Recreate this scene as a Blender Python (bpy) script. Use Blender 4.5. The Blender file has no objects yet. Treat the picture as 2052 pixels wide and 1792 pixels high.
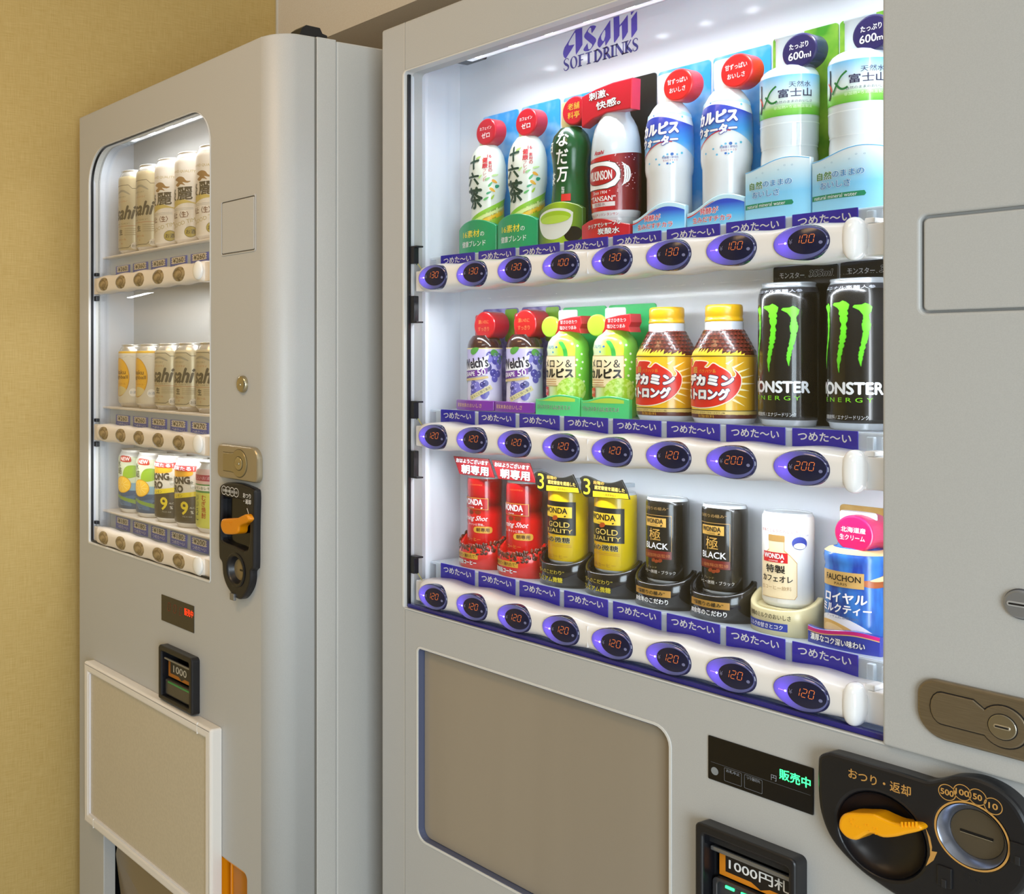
import bpy, bmesh, math, random
from math import sin, cos, pi, sqrt, radians
from mathutils import Vector, Matrix

random.seed(7)
sc = bpy.context.scene
COL = sc.collection

# ------------------------------------------------------------------ camera
EYE = 1.333
FPX = 2240.0
cam_d = bpy.data.cameras.new('camera')
cam = bpy.data.objects.new('camera', cam_d)
COL.objects.link(cam)
fw = Vector((-0.8819, 0.4714, 0.0)).normalized()
rt = Vector((0.4714, 0.8819, 0.0)).normalized()
up = Vector((0, 0, 1))
cam.matrix_world = Matrix(((rt.x, up.x, -fw.x, 0), (rt.y, up.y, -fw.y, 0), (rt.z, up.z, -fw.z, EYE), (0, 0, 0, 1)))
cam_d.sensor_fit = 'HORIZONTAL'
cam_d.sensor_width = 36.0
cam_d.lens = FPX / 2052 * 36.0
cam_d.shift_x = (1026 - 267) / 2052
cam_d.shift_y = -(896 - 725) / 2052
cam_d.clip_start = 0.02
sc.camera = cam

# ------------------------------------------------------------------ world, exposure
w = bpy.data.worlds.new('world')
sc.world = w
w.use_nodes = True
bg = w.node_tree.nodes['Background']
bg.inputs[0].default_value = (0.80, 0.74, 0.66, 1)
bg.inputs[1].default_value = 0.12
sc.view_settings.view_transform = 'Standard'
sc.view_settings.look = 'None'
sc.view_settings.gamma = 1
sc.view_settings.use_curve_mapping = False
sc.view_settings.exposure = 0.0
sc.cycles.use_denoising = True
sc.cycles.max_bounces = 8
sc.cycles.transparent_max_bounces = 16
sc.cycles.sample_clamp_indirect = 6.0
sc.cycles.caustics_reflective = False
sc.cycles.caustics_refractive = False


def area(name, loc, target, sx, sy, watts, col, spread=pi):
    l = bpy.data.lights.new(name, 'AREA')
    l.shape = 'RECTANGLE'
    l.size = sx
    l.size_y = sy
    l.energy = watts
    l.color = col
    l.spread = spread
    o = bpy.data.objects.new(name, l)
    COL.objects.link(o)
    o.location = loc
    d = Vector(target) - Vector(loc)
    o.rotation_euler = d.to_track_quat('-Z', 'Y').to_euler()
    return o


WARM = (1.0, 0.80, 0.58)
NEUT = (1.0, 0.95, 0.90)
COOL = (0.86, 0.93, 1.0)
LED = (0.88, 0.94, 1.0)
area('ceiling_lamp_near', (-1.15, -0.05, 2.55), (-1.62, 0.975, 1.35), 0.8, 0.4, 5.0, (1.0, 0.64, 0.32), 1.9)
area('ceiling_lamp_far', (0.5, -1.3, 2.55), (0.4, -1.2, 0), 1.2, 0.6, 19, (0.88, 0.95, 1.0))
area('daylight_side', (1.8, -0.70, 1.10), (-1.3, 1.1, 1.15), 1.2, 1.6, 64, (0.77, 0.90, 1.0))
LEDW_T, LEDW_B, LEDW_LT, LEDW_LB = 1.0, 0.80, 0.42, 0.55
FILLW_LV = 0.16
FILLW_V = 0.42

# ------------------------------------------------------------------ materials
_mats = {}


def lin(h):
    if isinstance(h, str):
        h = h.lstrip('#')
        c = [int(h[i:i + 2], 16) / 255 for i in (0, 2, 4)]
    else:
        c = [v / 255 for v in h]
    return tuple(v / 12.92 if v <= 0.04045 else ((v + 0.055) / 1.055) ** 2.4 for v in c) + (1.0,)


def mat(h, rough=0.4, metal=0.0, emit=0.0, alpha=1.0, trans=0.0, spec=0.5, coat=0.0):
    key = (h, rough, metal, emit, alpha, trans, spec, coat)
    if key in _mats:
        return _mats[key]
    m = bpy.data.materials.new('surface_' + str(h).strip('#'))
    m.use_nodes = True
    p = m.node_tree.nodes['Principled BSDF']
    c = lin(h)
    p.inputs['Base Color'].default_value = c
    p.inputs['Roughness'].default_value = rough
    p.inputs['Metallic'].default_value = metal
    p.inputs['Specular IOR Level'].default_value = spec
    p.inputs['Alpha'].default_value = alpha
    p.inputs['Transmission Weight'].default_value = trans
    p.inputs['Coat Weight'].default_value = coat
    if emit:
        p.inputs['Emission Color'].default_value = c
        p.inputs['Emission Strength'].default_value = emit
    _mats[key] = m
    return m


def node_mat(name):
    m = bpy.data.materials.new(name)
    m.use_nodes = True
    return m, m.node_tree, m.node_tree.nodes['Principled BSDF']


def noise_mat(name, h1, h2, scale, rough=0.5, lo=0.4, hi=0.6, stretch=(1, 1, 1), bump=0.0, detail=3, spec=0.5):
    m, t, p = node_mat(name)
    tc = t.nodes.new('ShaderNodeTexCoord')
    mp = t.nodes.new('ShaderNodeMapping')
    mp.inputs['Scale'].default_value = stretch
    n = t.nodes.new('ShaderNodeTexNoise')
    n.inputs['Scale'].default_value = scale
    n.inputs['Detail'].default_value = detail
    r = t.nodes.new('ShaderNodeValToRGB')
    r.color_ramp.elements[0].position = lo
    r.color_ramp.elements[0].color = lin(h1)
    r.color_ramp.elements[1].position = hi
    r.color_ramp.elements[1].color = lin(h2)
    t.links.new(tc.outputs['Object'], mp.inputs[0])
    t.links.new(mp.outputs[0], n.inputs['Vector'])
    t.links.new(n.outputs['Fac'], r.inputs[0])
    t.links.new(r.outputs[0], p.inputs['Base Color'])
    p.inputs['Roughness'].default_value = rough
    p.inputs['Specular IOR Level'].default_value = spec
    if bump:
        b = t.nodes.new('ShaderNodeBump')
        b.inputs['Strength'].default_value = bump
        b.inputs['Distance'].default_value = 0.001
        t.links.new(n.outputs['Fac'], b.inputs['Height'])
        t.links.new(b.outputs[0], p.inputs['Normal'])
    return m


def grad_mat(name, stops, axis, lo, hi, rough=0.35, coat=0.0):
    """colour runs along an object axis from lo to hi (printed gradients)"""
    m, t, p = node_mat(name)
    tc = t.nodes.new('ShaderNodeTexCoord')
    sp = t.nodes.new('ShaderNodeSeparateXYZ')
    mr = t.nodes.new('ShaderNodeMapRange')
    mr.inputs['From Min'].default_value = lo
    mr.inputs['From Max'].default_value = hi
    r = t.nodes.new('ShaderNodeValToRGB')
    e = r.color_ramp.elements
    while len(e) < len(stops):
        e.new(0.5)
    for k, (pos, c) in enumerate(stops):
        e[k].position = pos
        e[k].color = lin(c)
    t.links.new(tc.outputs['Object'], sp.inputs[0])
    t.links.new(sp.outputs['XYZ'.index(axis)], mr.inputs['Value'])
    t.links.new(mr.outputs[0], r.inputs[0])
    t.links.new(r.outputs[0], p.inputs['Base Color'])
    p.inputs['Roughness'].default_value = rough
    p.inputs['Coat Weight'].default_value = coat
    return m


def glass_mat(name, tint, fac, rough=0.0):
    m, t, p = node_mat(name)
    out = t.nodes['Material Output']
    tr = t.nodes.new('ShaderNodeBsdfTransparent')
    tr.inputs[0].default_value = tint
    gl = t.nodes.new('ShaderNodeBsdfGlossy')
    gl.inputs['Roughness'].default_value = rough
    mx = t.nodes.new('ShaderNodeMixShader')
    lw = t.nodes.new('ShaderNodeLayerWeight')
    lw.inputs['Blend'].default_value = 0.5
    pw = t.nodes.new('ShaderNodeMath'); pw.operation = 'POWER'; pw.inputs[1].default_value = 5.0
    ma = t.nodes.new('ShaderNodeMath'); ma.operation = 'MULTIPLY_ADD'
    ma.inputs[1].default_value = 1 - fac; ma.inputs[2].default_value = fac
    t.links.new(lw.outputs['Facing'], pw.inputs[0])
    t.links.new(pw.outputs[0], ma.inputs[0])
    t.links.new(ma.outputs[0], mx.inputs[0])
    t.links.new(tr.outputs[0], mx.inputs[1])
    t.links.new(gl.outputs[0], mx.inputs[2])
    t.links.new(mx.outputs[0], out.inputs['Surface'])
    t.nodes.remove(p)
    return m


PAINT = noise_mat('powder_coated_metal', '#b8b8b6', '#bdbdbb', 900, 0.42, 0.35, 0.65, bump=0.05)
PAINT_SIDE = noise_mat('cabinet_side_metal', '#c3c1bc', '#c8c6c1', 700, 0.45, 0.35, 0.65, bump=0.05)
LIP = mat('#d9d8d4', 0.35)
SEAM = mat('#6b675f', 0.6)
SEAMLIGHT = mat('#d4d0c8', 0.4)
BLACK = mat('#17171b', 0.35)
BLACKG = mat('#0c0c10', 0.12)
BLACKM = mat('#1d1d20', 0.55)
PANELW = mat('#e3e7ee', 0.13)
PANELW2 = mat('#e6e8ee', 0.3)
BARW = mat('#f4f1ef', 0.28, coat=0.3)
WHITE = mat('#f4f4f4', 0.35)
GLASS = glass_mat('window_glass_clear', (0.99, 0.995, 0.995, 1), 0.025)
GLASS_L = glass_mat('window_glass_reflective', (0.97, 0.965, 0.955, 1), 0.06)
ACRYL = mat('#dfeaf4', 0.12, alpha=0.55)
LEDM = mat('#eef4ff', 0.5, emit=14)
NAVY = mat('#34309c', 0.35)
TAGBLUE = mat('#3429b4', 0.35)
METAL = mat('#b9b2a2', 0.28, metal=1.0)
BRONZE = noise_mat('brushed_bronze', '#877a65', '#958872', 60, 0.32, 0.3, 0.7, stretch=(1, 1, 30))
BRONZE.node_tree.nodes['Principled BSDF'].inputs['Metallic'].default_value = 0.75
GOLDT = mat('#c8964f', 0.45)
YELLOW = mat('#ffae00', 0.32, coat=0.3)

# ------------------------------------------------------------------ mesh tools
_tc = bpy.data.curves.new('glyphs', 'FONT')
_tc.resolution_u = 3
_to = bpy.data.objects.new('glyphs', _tc)
_tcache = {}


def glyphs(s, bold=0.0, shear=0.0, space=1.0):
    key = (s, bold, shear, space)
    if key not in _tcache:
        _tc.body = s
        _tc.offset = bold
        _tc.shear = shear
        _tc.space_character = space
        me = bpy.data.meshes.new_from_object(_to)
        vs = [(v.co.x, v.co.y) for v in me.vertices]
        fs = [tuple(p.vertices) for p in me.polygons]
        bpy.data.meshes.remove(me)
        xs = [v[0] for v in vs]
        ys = [v[1] for v in vs]
        _tcache[key] = (vs, fs, min(xs), max(xs), min(ys), max(ys))
    return _tcache[key]


def offset(loop, d):
    """push a closed 2D loop (counter-clockwise) outwards by d"""
    n = len(loop)
    out = []
    for i in range(n):
        a, b, c = Vector(loop[i - 1]), Vector(loop[i]), Vector(loop[(i + 1) % n])
        e1, e2 = (b - a), (c - b)
        if e1.length < 1e-9 or e2.length < 1e-9:
            out.append(tuple(b))
            continue
        e1.normalize(); e2.normalize()
        n1, n2 = Vector((e1.y, -e1.x)), Vector((e2.y, -e2.x))
        m = n1 + n2
        if m.length < 1e-6:
            m = n1
        m.normalize()
        k = max(0.4, m.dot(n1))
        p = b + m * (d / k)
        out.append((p.x, p.y))
    return out


def ccw(loop):
    a = sum(loop[i - 1][0] * loop[i][1] - loop[i][0] * loop[i - 1][1] for i in range(len(loop)))
    return list(loop) if a > 0 else list(loop)[::-1]


def rrect(x0, x1, z0, z1, r=0.0, seg=6, rr=None):
    """rounded rectangle; rr = radii (bl, br, tr, tl)"""
    rad = rr or (r, r, r, r)
    out = []
    for (cx, cz, sx, sz, a0, q) in ((x0, z0, 1, 1, pi, rad[0]), (x1, z0, -1, 1, 1.5 * pi, rad[1]),
                                    (x1, z1, -1, -1, 0, rad[2]), (x0, z1, 1, -1, 0.5 * pi, rad[3])):
        if q <= 0:
            out.append((cx, cz))
            continue
        for k in range(seg + 1):
            a = a0 + 0.5 * pi * k / seg
            out.append((cx + sx * q + q * cos(a), cz + sz * q + q * sin(a)))
    return out


def ell(cx, cz, rx, rz, n=32, a0=0.0, rot=0.0):
    o = []
    for k in range(n):
        a = a0 + 2 * pi * k / n
        x, z = rx * cos(a), rz * sin(a)
        o.append((cx + x * cos(rot) - z * sin(rot), cz + x * sin(rot) + z * cos(rot)))
    return o


def smooth_loop(pts, sub=6, closed=True):
    """Catmull-Rom through the points"""
    n = len(pts)
    out = []
    rng = range(n) if closed else range(n - 1)
    for i in rng:
        if closed:
            p0, p1, p2, p3 = pts[i - 1], pts[i], pts[(i + 1) % n], pts[(i + 2) % n]
        else:
            p0, p1, p2, p3 = pts[max(i - 1, 0)], pts[i], pts[i + 1], pts[min(i + 2, n - 1)]
        for k in range(sub):
            t = k / sub
            out.append(tuple(0.5 * (2 * b + (c - a) * t + (2 * a - 5 * b + 4 * c - d) * t * t + (3 * b - a - 3 * c + d) * t ** 3)
                             for a, b, c, d in zip(p0, p1, p2, p3)))
    if not closed:
        out.append(tuple(pts[-1]))
    return out


class Flat:
    """plane facing the front: (s, z) -> (x, y, z)"""
    grid = None
    zb = ()

    def __init__(self, y=0.0):
        self.y = y

    def __call__(self, s, z, o):
        return (s, self.y - o, z)


class Bent:
    zb = ()

    def __init__(self, y, R):
        self.y, self.R, self.grid = y, R, 0.004

    def __call__(self, s, z, o):
        return (s, self.y + s * s / (2 * self.R) - o, z)


class Round:
    """front of a turned body with outer profile [(r, z)...]"""

    def __init__(self, prof, rref=None, by=1.0):
        self.p = prof
        self.rref = rref or max(r for r, z in prof)
        self.grid = self.rref * 0.16
        self.zb = sorted(set(z for r, z in prof))
        self.by = by

    def rad(self, z):
        p = self.p
        if z <= p[0][1]:
            return p[0][0]
        for (r0, z0), (r1, z1) in zip(p, p[1:]):
            if z0 <= z <= z1:
                return r0 + (r1 - r0) * ((z - z0) / (z1 - z0) if z1 > z0 else 0)
        return p[-1][0]

    def __call__(self, s, z, o):
        r = self.rad(z) + o
        t = s / self.rref
        return (r * sin(t), -r * cos(t) * self.by, z)


def cut_grid(bm, grid, zb, ax=0, az=2):
    def run(axis, vals):
        for v in vals:
            co = [0, 0, 0]; no = [0, 0, 0]
            co[axis] = v; no[axis] = 1
            bmesh.ops.bisect_plane(bm, geom=bm.verts[:] + bm.edges[:] + bm.faces[:], dist=1e-7, plane_co=co, plane_no=no)
    xs = [v.co[ax] for v in bm.verts]
    zs = [v.co[az] for v in bm.verts]
    if grid:
        k0, k1 = math.floor(min(xs) / grid) + 1, math.ceil(max(xs) / grid)
        run(ax, [k * grid for k in range(k0, k1)])
    if zb:
        run(az, [z for z in zb if min(zs) + 1e-6 < z < max(zs) - 1e-6])


LAY = 0.00022


class M:
    def __init__(self):
        self.bm = bmesh.new()
        self.mats = []

    def mi(self, m):
        if m not in self.mats:
            self.mats.append(m)
        return self.mats.index(m)

    def take(self, t, m, smooth=False, fn=None):
        i = self.mi(m)
        vm = {}
        for v in t.verts:
            co = v.co if fn is None else fn(v.co)
            vm[v] = self.bm.verts.new(co)
        for f in t.faces:
            try:
                g = self.bm.faces.new([vm[v] for v in f.verts])
            except ValueError:
                continue
            g.material_index = i
            g.smooth = smooth
        t.free()

    def box(self, x0, x1, y0, y1, z0, z1, m, bev=0.0, fn=None, seg=2):
        t = bmesh.new()
        bmesh.ops.create_cube(t, size=1)
        for v in t.verts:
            v.co = ((x0 + x1) / 2 + v.co.x * (x1 - x0), (y0 + y1) / 2 + v.co.y * (y1 - y0), (z0 + z1) / 2 + v.co.z * (z1 - z0))
        if bev:
            bmesh.ops.bevel(t, geom=t.edges[:], offset=bev, segments=seg, profile=0.5, affect='EDGES')
        self.take(t, m, False, fn)
        return self

    def plate(self, outer, y0, y1, m, holes=(), c=0.0, seg=3, bend=None, back=True, fn=None, side=None, grid=0.004):
        """outline in x, z; front at y0, back at y1 (y1 > y0)"""
        outer = ccw(outer)
        holes = [ccw(h) for h in holes]
        t = bmesh.new()
        ring = lambda loop, y: [t.verts.new((x, y, z)) for x, z in loop]
        steps = [(0.0, 0.0)] if not c else [(c * (1 - sin(0.5 * pi * k / seg)), c * (1 - cos(0.5 * pi * k / seg))) for k in range(seg + 1)]
        edges = []
        sidef = []
        for loop, sg in [(outer, -1)] + [(h, 1) for h in holes]:
            prev = None
            first = None
            for ins, dy in steps + [(0.0, y1 - y0)]:
                r = ring(offset(loop, sg * ins) if ins else loop, y0 + dy)
                if prev:
                    for i in range(len(r)):
                        f = t.faces.new((prev[i - 1], prev[i], r[i], r[i - 1]))
                        sidef.append(f)
                else:
                    first = r
                prev = r
            edges += [t.edges.get((first[i - 1], first[i])) or t.edges.new((first[i - 1], first[i])) for i in range(len(first))]
            last = prev
            if back:
                be = [t.edges.get((last[i - 1], last[i])) for i in range(len(last))]
                edges_b = be if loop is outer else edges_b + be
        bmesh.ops.triangle_fill(t, use_beauty=True, use_dissolve=False, edges=edges)
        if back:
            bmesh.ops.triangle_fill(t, use_beauty=True, use_dissolve=False, edges=edges_b)
        bmesh.ops.recalc_face_normals(t, faces=t.faces[:])
        if bend:
            cut_grid(t, grid, ())
            for v in t.verts:
                v.co.y += v.co.x ** 2 / (2 * bend)
        self.take(t, m, False, fn)
        return self

    def lathe(self, prof, m, seg=64, by=1.0, fn=None, cap=True):
        t = bmesh.new()
        rings = []
        for r, z in prof:
            rings.append([t.verts.new((r * sin(2 * pi * k / seg), -r * cos(2 * pi * k / seg) * by, z)) for k in range(seg)])
        for a, b in zip(rings, rings[1:]):
            for k in range(seg):
                t.faces.new((a[k - 1], a[k], b[k], b[k - 1]))
        if cap:
            for ring in (rings[0], rings[-1]):
                t.faces.new([t.verts.new(v.co) for v in ring])
        bmesh.ops.recalc_face_normals(t, faces=t.faces[:])
        self.take(t, m, True, fn)
        for f in self.bm.faces:
            if len(f.verts) > 4:
                f.smooth = False
        return self

    def shape(self, loop, m, S, lay=1, holes=()):
        """a printed patch: closed loop in (s, z) laid on surface S"""
        t = bmesh.new()
        edges = []
        for lp in [loop] + list(holes):
            v = [t.verts.new((x, 0, z)) for x, z in lp]
            edges += [t.edges.new((v[i - 1], v[i])) for i in range(len(v))]
        bmesh.ops.triangle_fill(t, use_beauty=True, use_dissolve=False, edges=edges, normal=(0, -1, 0))
        if S.grid:
            cut_grid(t, S.grid, S.zb)
        self.take(t, m, True, lambda co: S(co.x, co.z, LAY * lay))
        return self

    def text(self, s, cx, cz, h, m, S, w=None, lay=2, bold=0.0, shear=0.0, rot=0.0, outline=None, obold=0.06, align='C', space=1.0):
        vs, fs, x0, x1, y0, y1 = glyphs(s, 0.0, shear, space)
        kz = h / (y1 - y0)
        kx = kz if w is None else w / (x1 - x0)
        em = min(kx, kz)

        def draw(m_, off, n, lay_):
            pts = [(off * cos(2 * pi * i / n), off * sin(2 * pi * i / n)) for i in range(n)] if off else [(0, 0)]
            for i, (dx, dz) in enumerate(pts):
                self._glyph(vs, fs, (x0 + x1) / 2, (y0 + y1) / 2, kx, kz, cx + dx, cz + dz, rot, m_, S, lay_ + 0.09 * i, align, (x1 - x0) * kx)
        if outline:
            draw(outline, em * obold, 8, lay)
            lay += 1
        draw(m, em * bold * 0.8 if h > 0.0042 else 0.0, 8 if bold > 0.06 else 4, lay)
        return self

    def _glyph(self, vs, fs, mx, my, kx, kz, cx, cz, rot, m, S, lay, align, wid):
        t = bmesh.new()
        ca, sa = cos(rot), sin(rot)
        if align == 'L':
            cx = cx + wid / 2
        vv = []
        for x, y in vs:
            a, b = (x - mx) * kx, (y - my) * kz
            vv.append(t.verts.new((cx + a * ca - b * sa, 0, cz + a * sa + b * ca)))
        for f in fs:
            try:
                t.faces.new([vv[i] for i in f])
            except ValueError:
                pass
        if S.grid:
            cut_grid(t, S.grid, S.zb)
        self.take(t, m, True, lambda co: S(co.x, co.z, LAY * lay))

    def vtext(self, s, cx, ztop, ch, m, S, w=None, gap=1.08, **k):
        for i, c in enumerate(s):
            self.text(c, cx, ztop - ch * (0.5 + i * gap), ch, m, S, w=w or ch, **k)
        return self

    def stroke(self, pts, width, m, S, lay=1):
        """a line of given width (or a width per point) along points"""
        n = len(pts)
        L, R = [], []
        for i in range(n):
            a = Vector(pts[max(i - 1, 0)]); b = Vector(pts[min(i + 1, n - 1)])
            d = (b - a)
            d = d.normalized() if d.length else Vector((1, 0))
            nn = Vector((-d.y, d.x))
            wd = (width[i] if isinstance(width, (list, tuple)) else width) / 2
            p = Vector(pts[i])
            L.append(tuple(p + nn * wd)); R.append(tuple(p - nn * wd))
        return self.shape(L + R[::-1], m, S, lay)

    def ring(self, cx, cz, rx, rz, wd, m, S, lay=1, n=40):
        return self.shape(ell(cx, cz, rx, rz, n), m, S, lay, holes=[ell(cx, cz, rx - wd, rz - wd, n)])

    def tube(self, pts, r, m, seg=10, fn=None):
        t = bmesh.new()
        rings = []
        n = len(pts)
        for i, p in enumerate(pts):
            d = (Vector(pts[min(i + 1, n - 1)]) - Vector(pts[max(i - 1, 0)])).normalized()
            u = d.orthogonal().normalized()
            v = d.cross(u)
            if i and True:
                u = (pu - d * pu.dot(d)).normalized(); v = d.cross(u)
            pu = u
            rings.append([t.verts.new(Vector(p) + (u * cos(2 * pi * k / seg) + v * sin(2 * pi * k / seg)) * r) for k in range(seg)])
        for a, b in zip(rings, rings[1:]):
            for k in range(seg):
                t.faces.new((a[k - 1], a[k], b[k], b[k - 1]))
        t.faces.new(rings[0]); t.faces.new(rings[-1])
        bmesh.ops.recalc_face_normals(t, faces=t.faces[:])
        self.take(t, m, True, fn)
        return self

    def build(self, name, parent=None, org=(0, 0, 0), loc=None):
        """org: point (in the coordinates used so far) that becomes the mesh origin"""
        me = bpy.data.meshes.new(name)
        org = Vector(org)
        for v in self.bm.verts:
            v.co -= org
        self.bm.to_mesh(me)
        self.bm.free()
        for m in self.mats:
            me.materials.append(m)
        o = bpy.data.objects.new(name, me)
        COL.objects.link(o)
        if parent:
            o.parent = parent
        o.location = loc if loc is not None else (0, 0, 0)
        return o


def thing(name, label, cat, loc, group=None):
    o = bpy.data.objects.new(name, None)
    o.empty_display_size = 0.05
    COL.objects.link(o)
    o.location = loc
    o['label'] = label
    o['category'] = cat
    if group:
        o['group'] = group
    return o


def copy_tree(o, parent=None):
    c = o.copy()
    COL.objects.link(c)
    if parent:
        c.parent = parent
    for ch in list(o.children):
        copy_tree(ch, c)
    return c


def structure(b, name):
    o = b.build(name)
    o['kind'] = 'structure'
    return o


def PX(x, y, d):
    """where the view ray through a pixel of the photograph meets the upright plane at depth d"""
    t = (x - 267) / FPX
    u = d * (0.4714 * t - 0.8819) / (0.4714 + 0.8819 * t)
    return (u, EYE + (725 - y) / FPX * (-0.8819 * u + 0.4714 * d))


# ------------------------------------------------------------------ the room
WX = -2.125
BULK_Y, BULK_Z = 1.513, 2.037
m, t, p = node_mat('woven_yellow_wallpaper')
tc = t.nodes.new('ShaderNodeTexCoord')
cols = []
for sc_, dist in (((1, 900, 30), 0), ((1, 30, 900), 0)):
    mp = t.nodes.new('ShaderNodeMapping'); mp.inputs['Scale'].default_value = sc_
    n = t.nodes.new('ShaderNodeTexNoise'); n.inputs['Scale'].default_value = 1.0; n.inputs['Detail'].default_value = 2
    t.links.new(tc.outputs['Object'], mp.inputs[0]); t.links.new(mp.outputs[0], n.inputs['Vector'])
    cols.append(n)
ad = t.nodes.new('ShaderNodeMath'); ad.operation = 'ADD'
t.links.new(cols[0].outputs['Fac'], ad.inputs[0]); t.links.new(cols[1].outputs['Fac'], ad.inputs[1])
r = t.nodes.new('ShaderNodeValToRGB')
r.color_ramp.elements[0].position = 0.35; r.color_ramp.elements[0].color = lin('#bfa05c')
r.color_ramp.elements[1].position = 0.7; r.color_ramp.elements[1].color = lin('#d3b97a')
hf = t.nodes.new('ShaderNodeMath'); hf.operation = 'MULTIPLY'; hf.inputs[1].default_value = 0.5
t.links.new(ad.outputs[0], hf.inputs[0]); t.links.new(hf.outputs[0], r.inputs[0])
t.links.new(r.outputs[0], p.inputs['Base Color'])
bp = t.nodes.new('ShaderNodeBump'); bp.inputs['Strength'].default_value = 0.25; bp.inputs['Distance'].default_value = 0.001
t.links.new(hf.outputs[0], bp.inputs['Height']); t.links.new(bp.outputs[0], p.inputs['Normal'])
p.inputs['Roughness'].default_value = 0.65
WALLPAPER = m
PLASTER = noise_mat('cream_plaster', '#e6dccd', '#eae1d3', 300, 0.8, bump=0.05)
CEIL = mat('#e6e0d6', 0.8)
FLOORM = noise_mat('beige_floor_tiles', '#c2bbb0', '#cdc6bb', 12, 0.35)
BROWNW = noise_mat('brown_wall_panel', '#a09a90', '#aaa49a', 5, 0.6, stretch=(1, 1, 6))

structure(M().box(WX - 0.1, WX, -2.8, 1.95, 0, 2.6, WALLPAPER), 'wall_left')
structure(M().box(WX, 2.3, 1.85, 1.95, 0, 2.6, PLASTER), 'wall_back')
structure(M().box(WX, 2.3, -2.8, -2.7, 0, 2.6, BROWNW), 'wall_front')
structure(M().box(2.2, 2.3, -2.7, 1.85, 0, 2.6, PLASTER), 'wall_right')
structure(M().box(WX - 0.1, 2.3, -2.8, 1.95, -0.1, 0, FLOORM), 'floor')
structure(M().box(WX - 0.1, 2.3, -2.8, 1.95, 2.6, 2.7, CEIL), 'ceiling')
structure(M().box(WX + 0.0005, 2.2, BULK_Y, 1.8495, BULK_Z, 2.5995, PLASTER), 'trim_1')
structure(M().box(WX + 0.0005, WX + 0.004, BULK_Y - 0.004, BULK_Y, BULK_Z, 2.5995, mat('#d9d2c4', 0.6)), 'trim_2')
# ------------------------------------------------------------------ right-hand drinks machine
RD = 1.12                        # depth of its door face
R0 = Vector((-0.83, RD, 0.0))
RX0, RP = -1.1954, 0.07456       # first selection column and the pitch
RZC = (1.4525, 1.2264, 1.0003)   # heights of the three selector bars
RSH = (1.488, 1.262, 1.036)      # heights of the three sample shelves
ZW0, ZW1 = 0.9737, 1.757         # window
XW0, XW1 = -1.2552, -0.5931
BACKY = 1.2525
rm = thing('vending_machine', 'large grey vending machine with purple-lit oval buttons and bottles in its window', 'vending machine', R0, None)


def rb(b, name, parent=None):
    return b.build(name, parent or rm, org=R0)


b = M()
b.box(-1.3035, -0.35, 1.275, 1.80, 0.06, 1.825, PAINT_SIDE, 0.004)
for fx in (-1.25, -0.42):
    for fy in (1.33, 1.74):
        b.box(fx - 0.03, fx + 0.03, fy - 0.03, fy + 0.03, 0.0, 0.06, BLACKM)
rb(b, 'cabinet')

win = rrect(XW0, -0.588, ZW0, ZW1, rr=(0.004, 0.004, 0.004, 0.007))
rec = rrect(-1.2258, -0.8212, 0.647, 0.921, rr=(0.016, 0.02, 0.02, 0.006))
billh = rrect(-0.7685, -0.673, 0.733, 0.829, 0.004)
b = M()
b.plate(rrect(-1.3045, -0.35, 0.10, 1.83, 0.004), RD, 1.155, PAINT, holes=[win, rec, billh], c=0.0035)
for bx in ((-1.3045, -1.281, 0.10, 1.83), (-0.58, -0.35, 0.10, 1.83)):
    b.box(bx[0], bx[1], 1.1545, 1.2745, bx[2], bx[3], PAINT)
b.box(-1.281, -0.58, 1.1545, 1.2745, 1.792, 1.83, PAINT)
b.box(-1.281, -0.58, 1.1545, 1.2745, 0.10, 0.968, BLACKM)
# fold line down the hinge side
for z0, z1 in ((ZW1 + 0.003, 1.829), (0.101, ZW0 - 0.003)):
    b.box(-1.2545, -1.2535, RD - 0.0005, RD + 0.002, z0, z1, SEAMLIGHT)
    b.box(-1.2535, -1.2530, RD - 0.0002, RD + 0.002, z0, z1, SEAM)
rb(b, 'door')

b = M()
b.plate(rrect(XW0 - 0.0035, -0.5885, ZW0 - 0.0005, ZW1 + 0.0015, rr=(0.004, 0.004, 0.004, 0.008)), RD - 0.0012, 1.135, LIP,
        holes=[rrect(XW0 + 0.0012, -0.5887, ZW0 - 0.0002, ZW1 - 0.0006, rr=(0.003, 0.003, 0.003, 0.006))], c=0.001)
rb(b, 'window_frame')

b = M()
b.box(-1.2538, -1.2508, 1.1245, 1.1295, ZW0 + 0.001, ZW1 - 0.004, BLACK)
for zc in RZC:
    for z0, z1, tab in ((zc - 0.062, zc - 0.0235, zc - 0.062), (zc + 0.0235, zc + 0.048, zc + 0.048)):
        b.box(-1.2525, -1.2425, 1.127, 1.137, z0, z1, BLACK, 0.001)
        b.box(-1.2525, -1.2365, 1.127, 1.140, tab - 0.0012, tab + 0.0012, BLACK, 0.0004)
    b.tube([(-1.246, 1.139, zc + 0.044), (-1.2475, 1.137, zc + 0.034), (-1.245, 1.137, zc + 0.024), (-1.238, 1.139, zc + 0.014)], 0.0007, mat('#c9c06a', 0.5), 6)
    b.tube([(-1.247, 1.139, zc + 0.046), (-1.2488, 1.137, zc + 0.034), (-1.247, 1.137, zc + 0.022)], 0.0007, mat('#2f6b5c', 0.5), 6)
rb(b, 'window_gasket')

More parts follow.
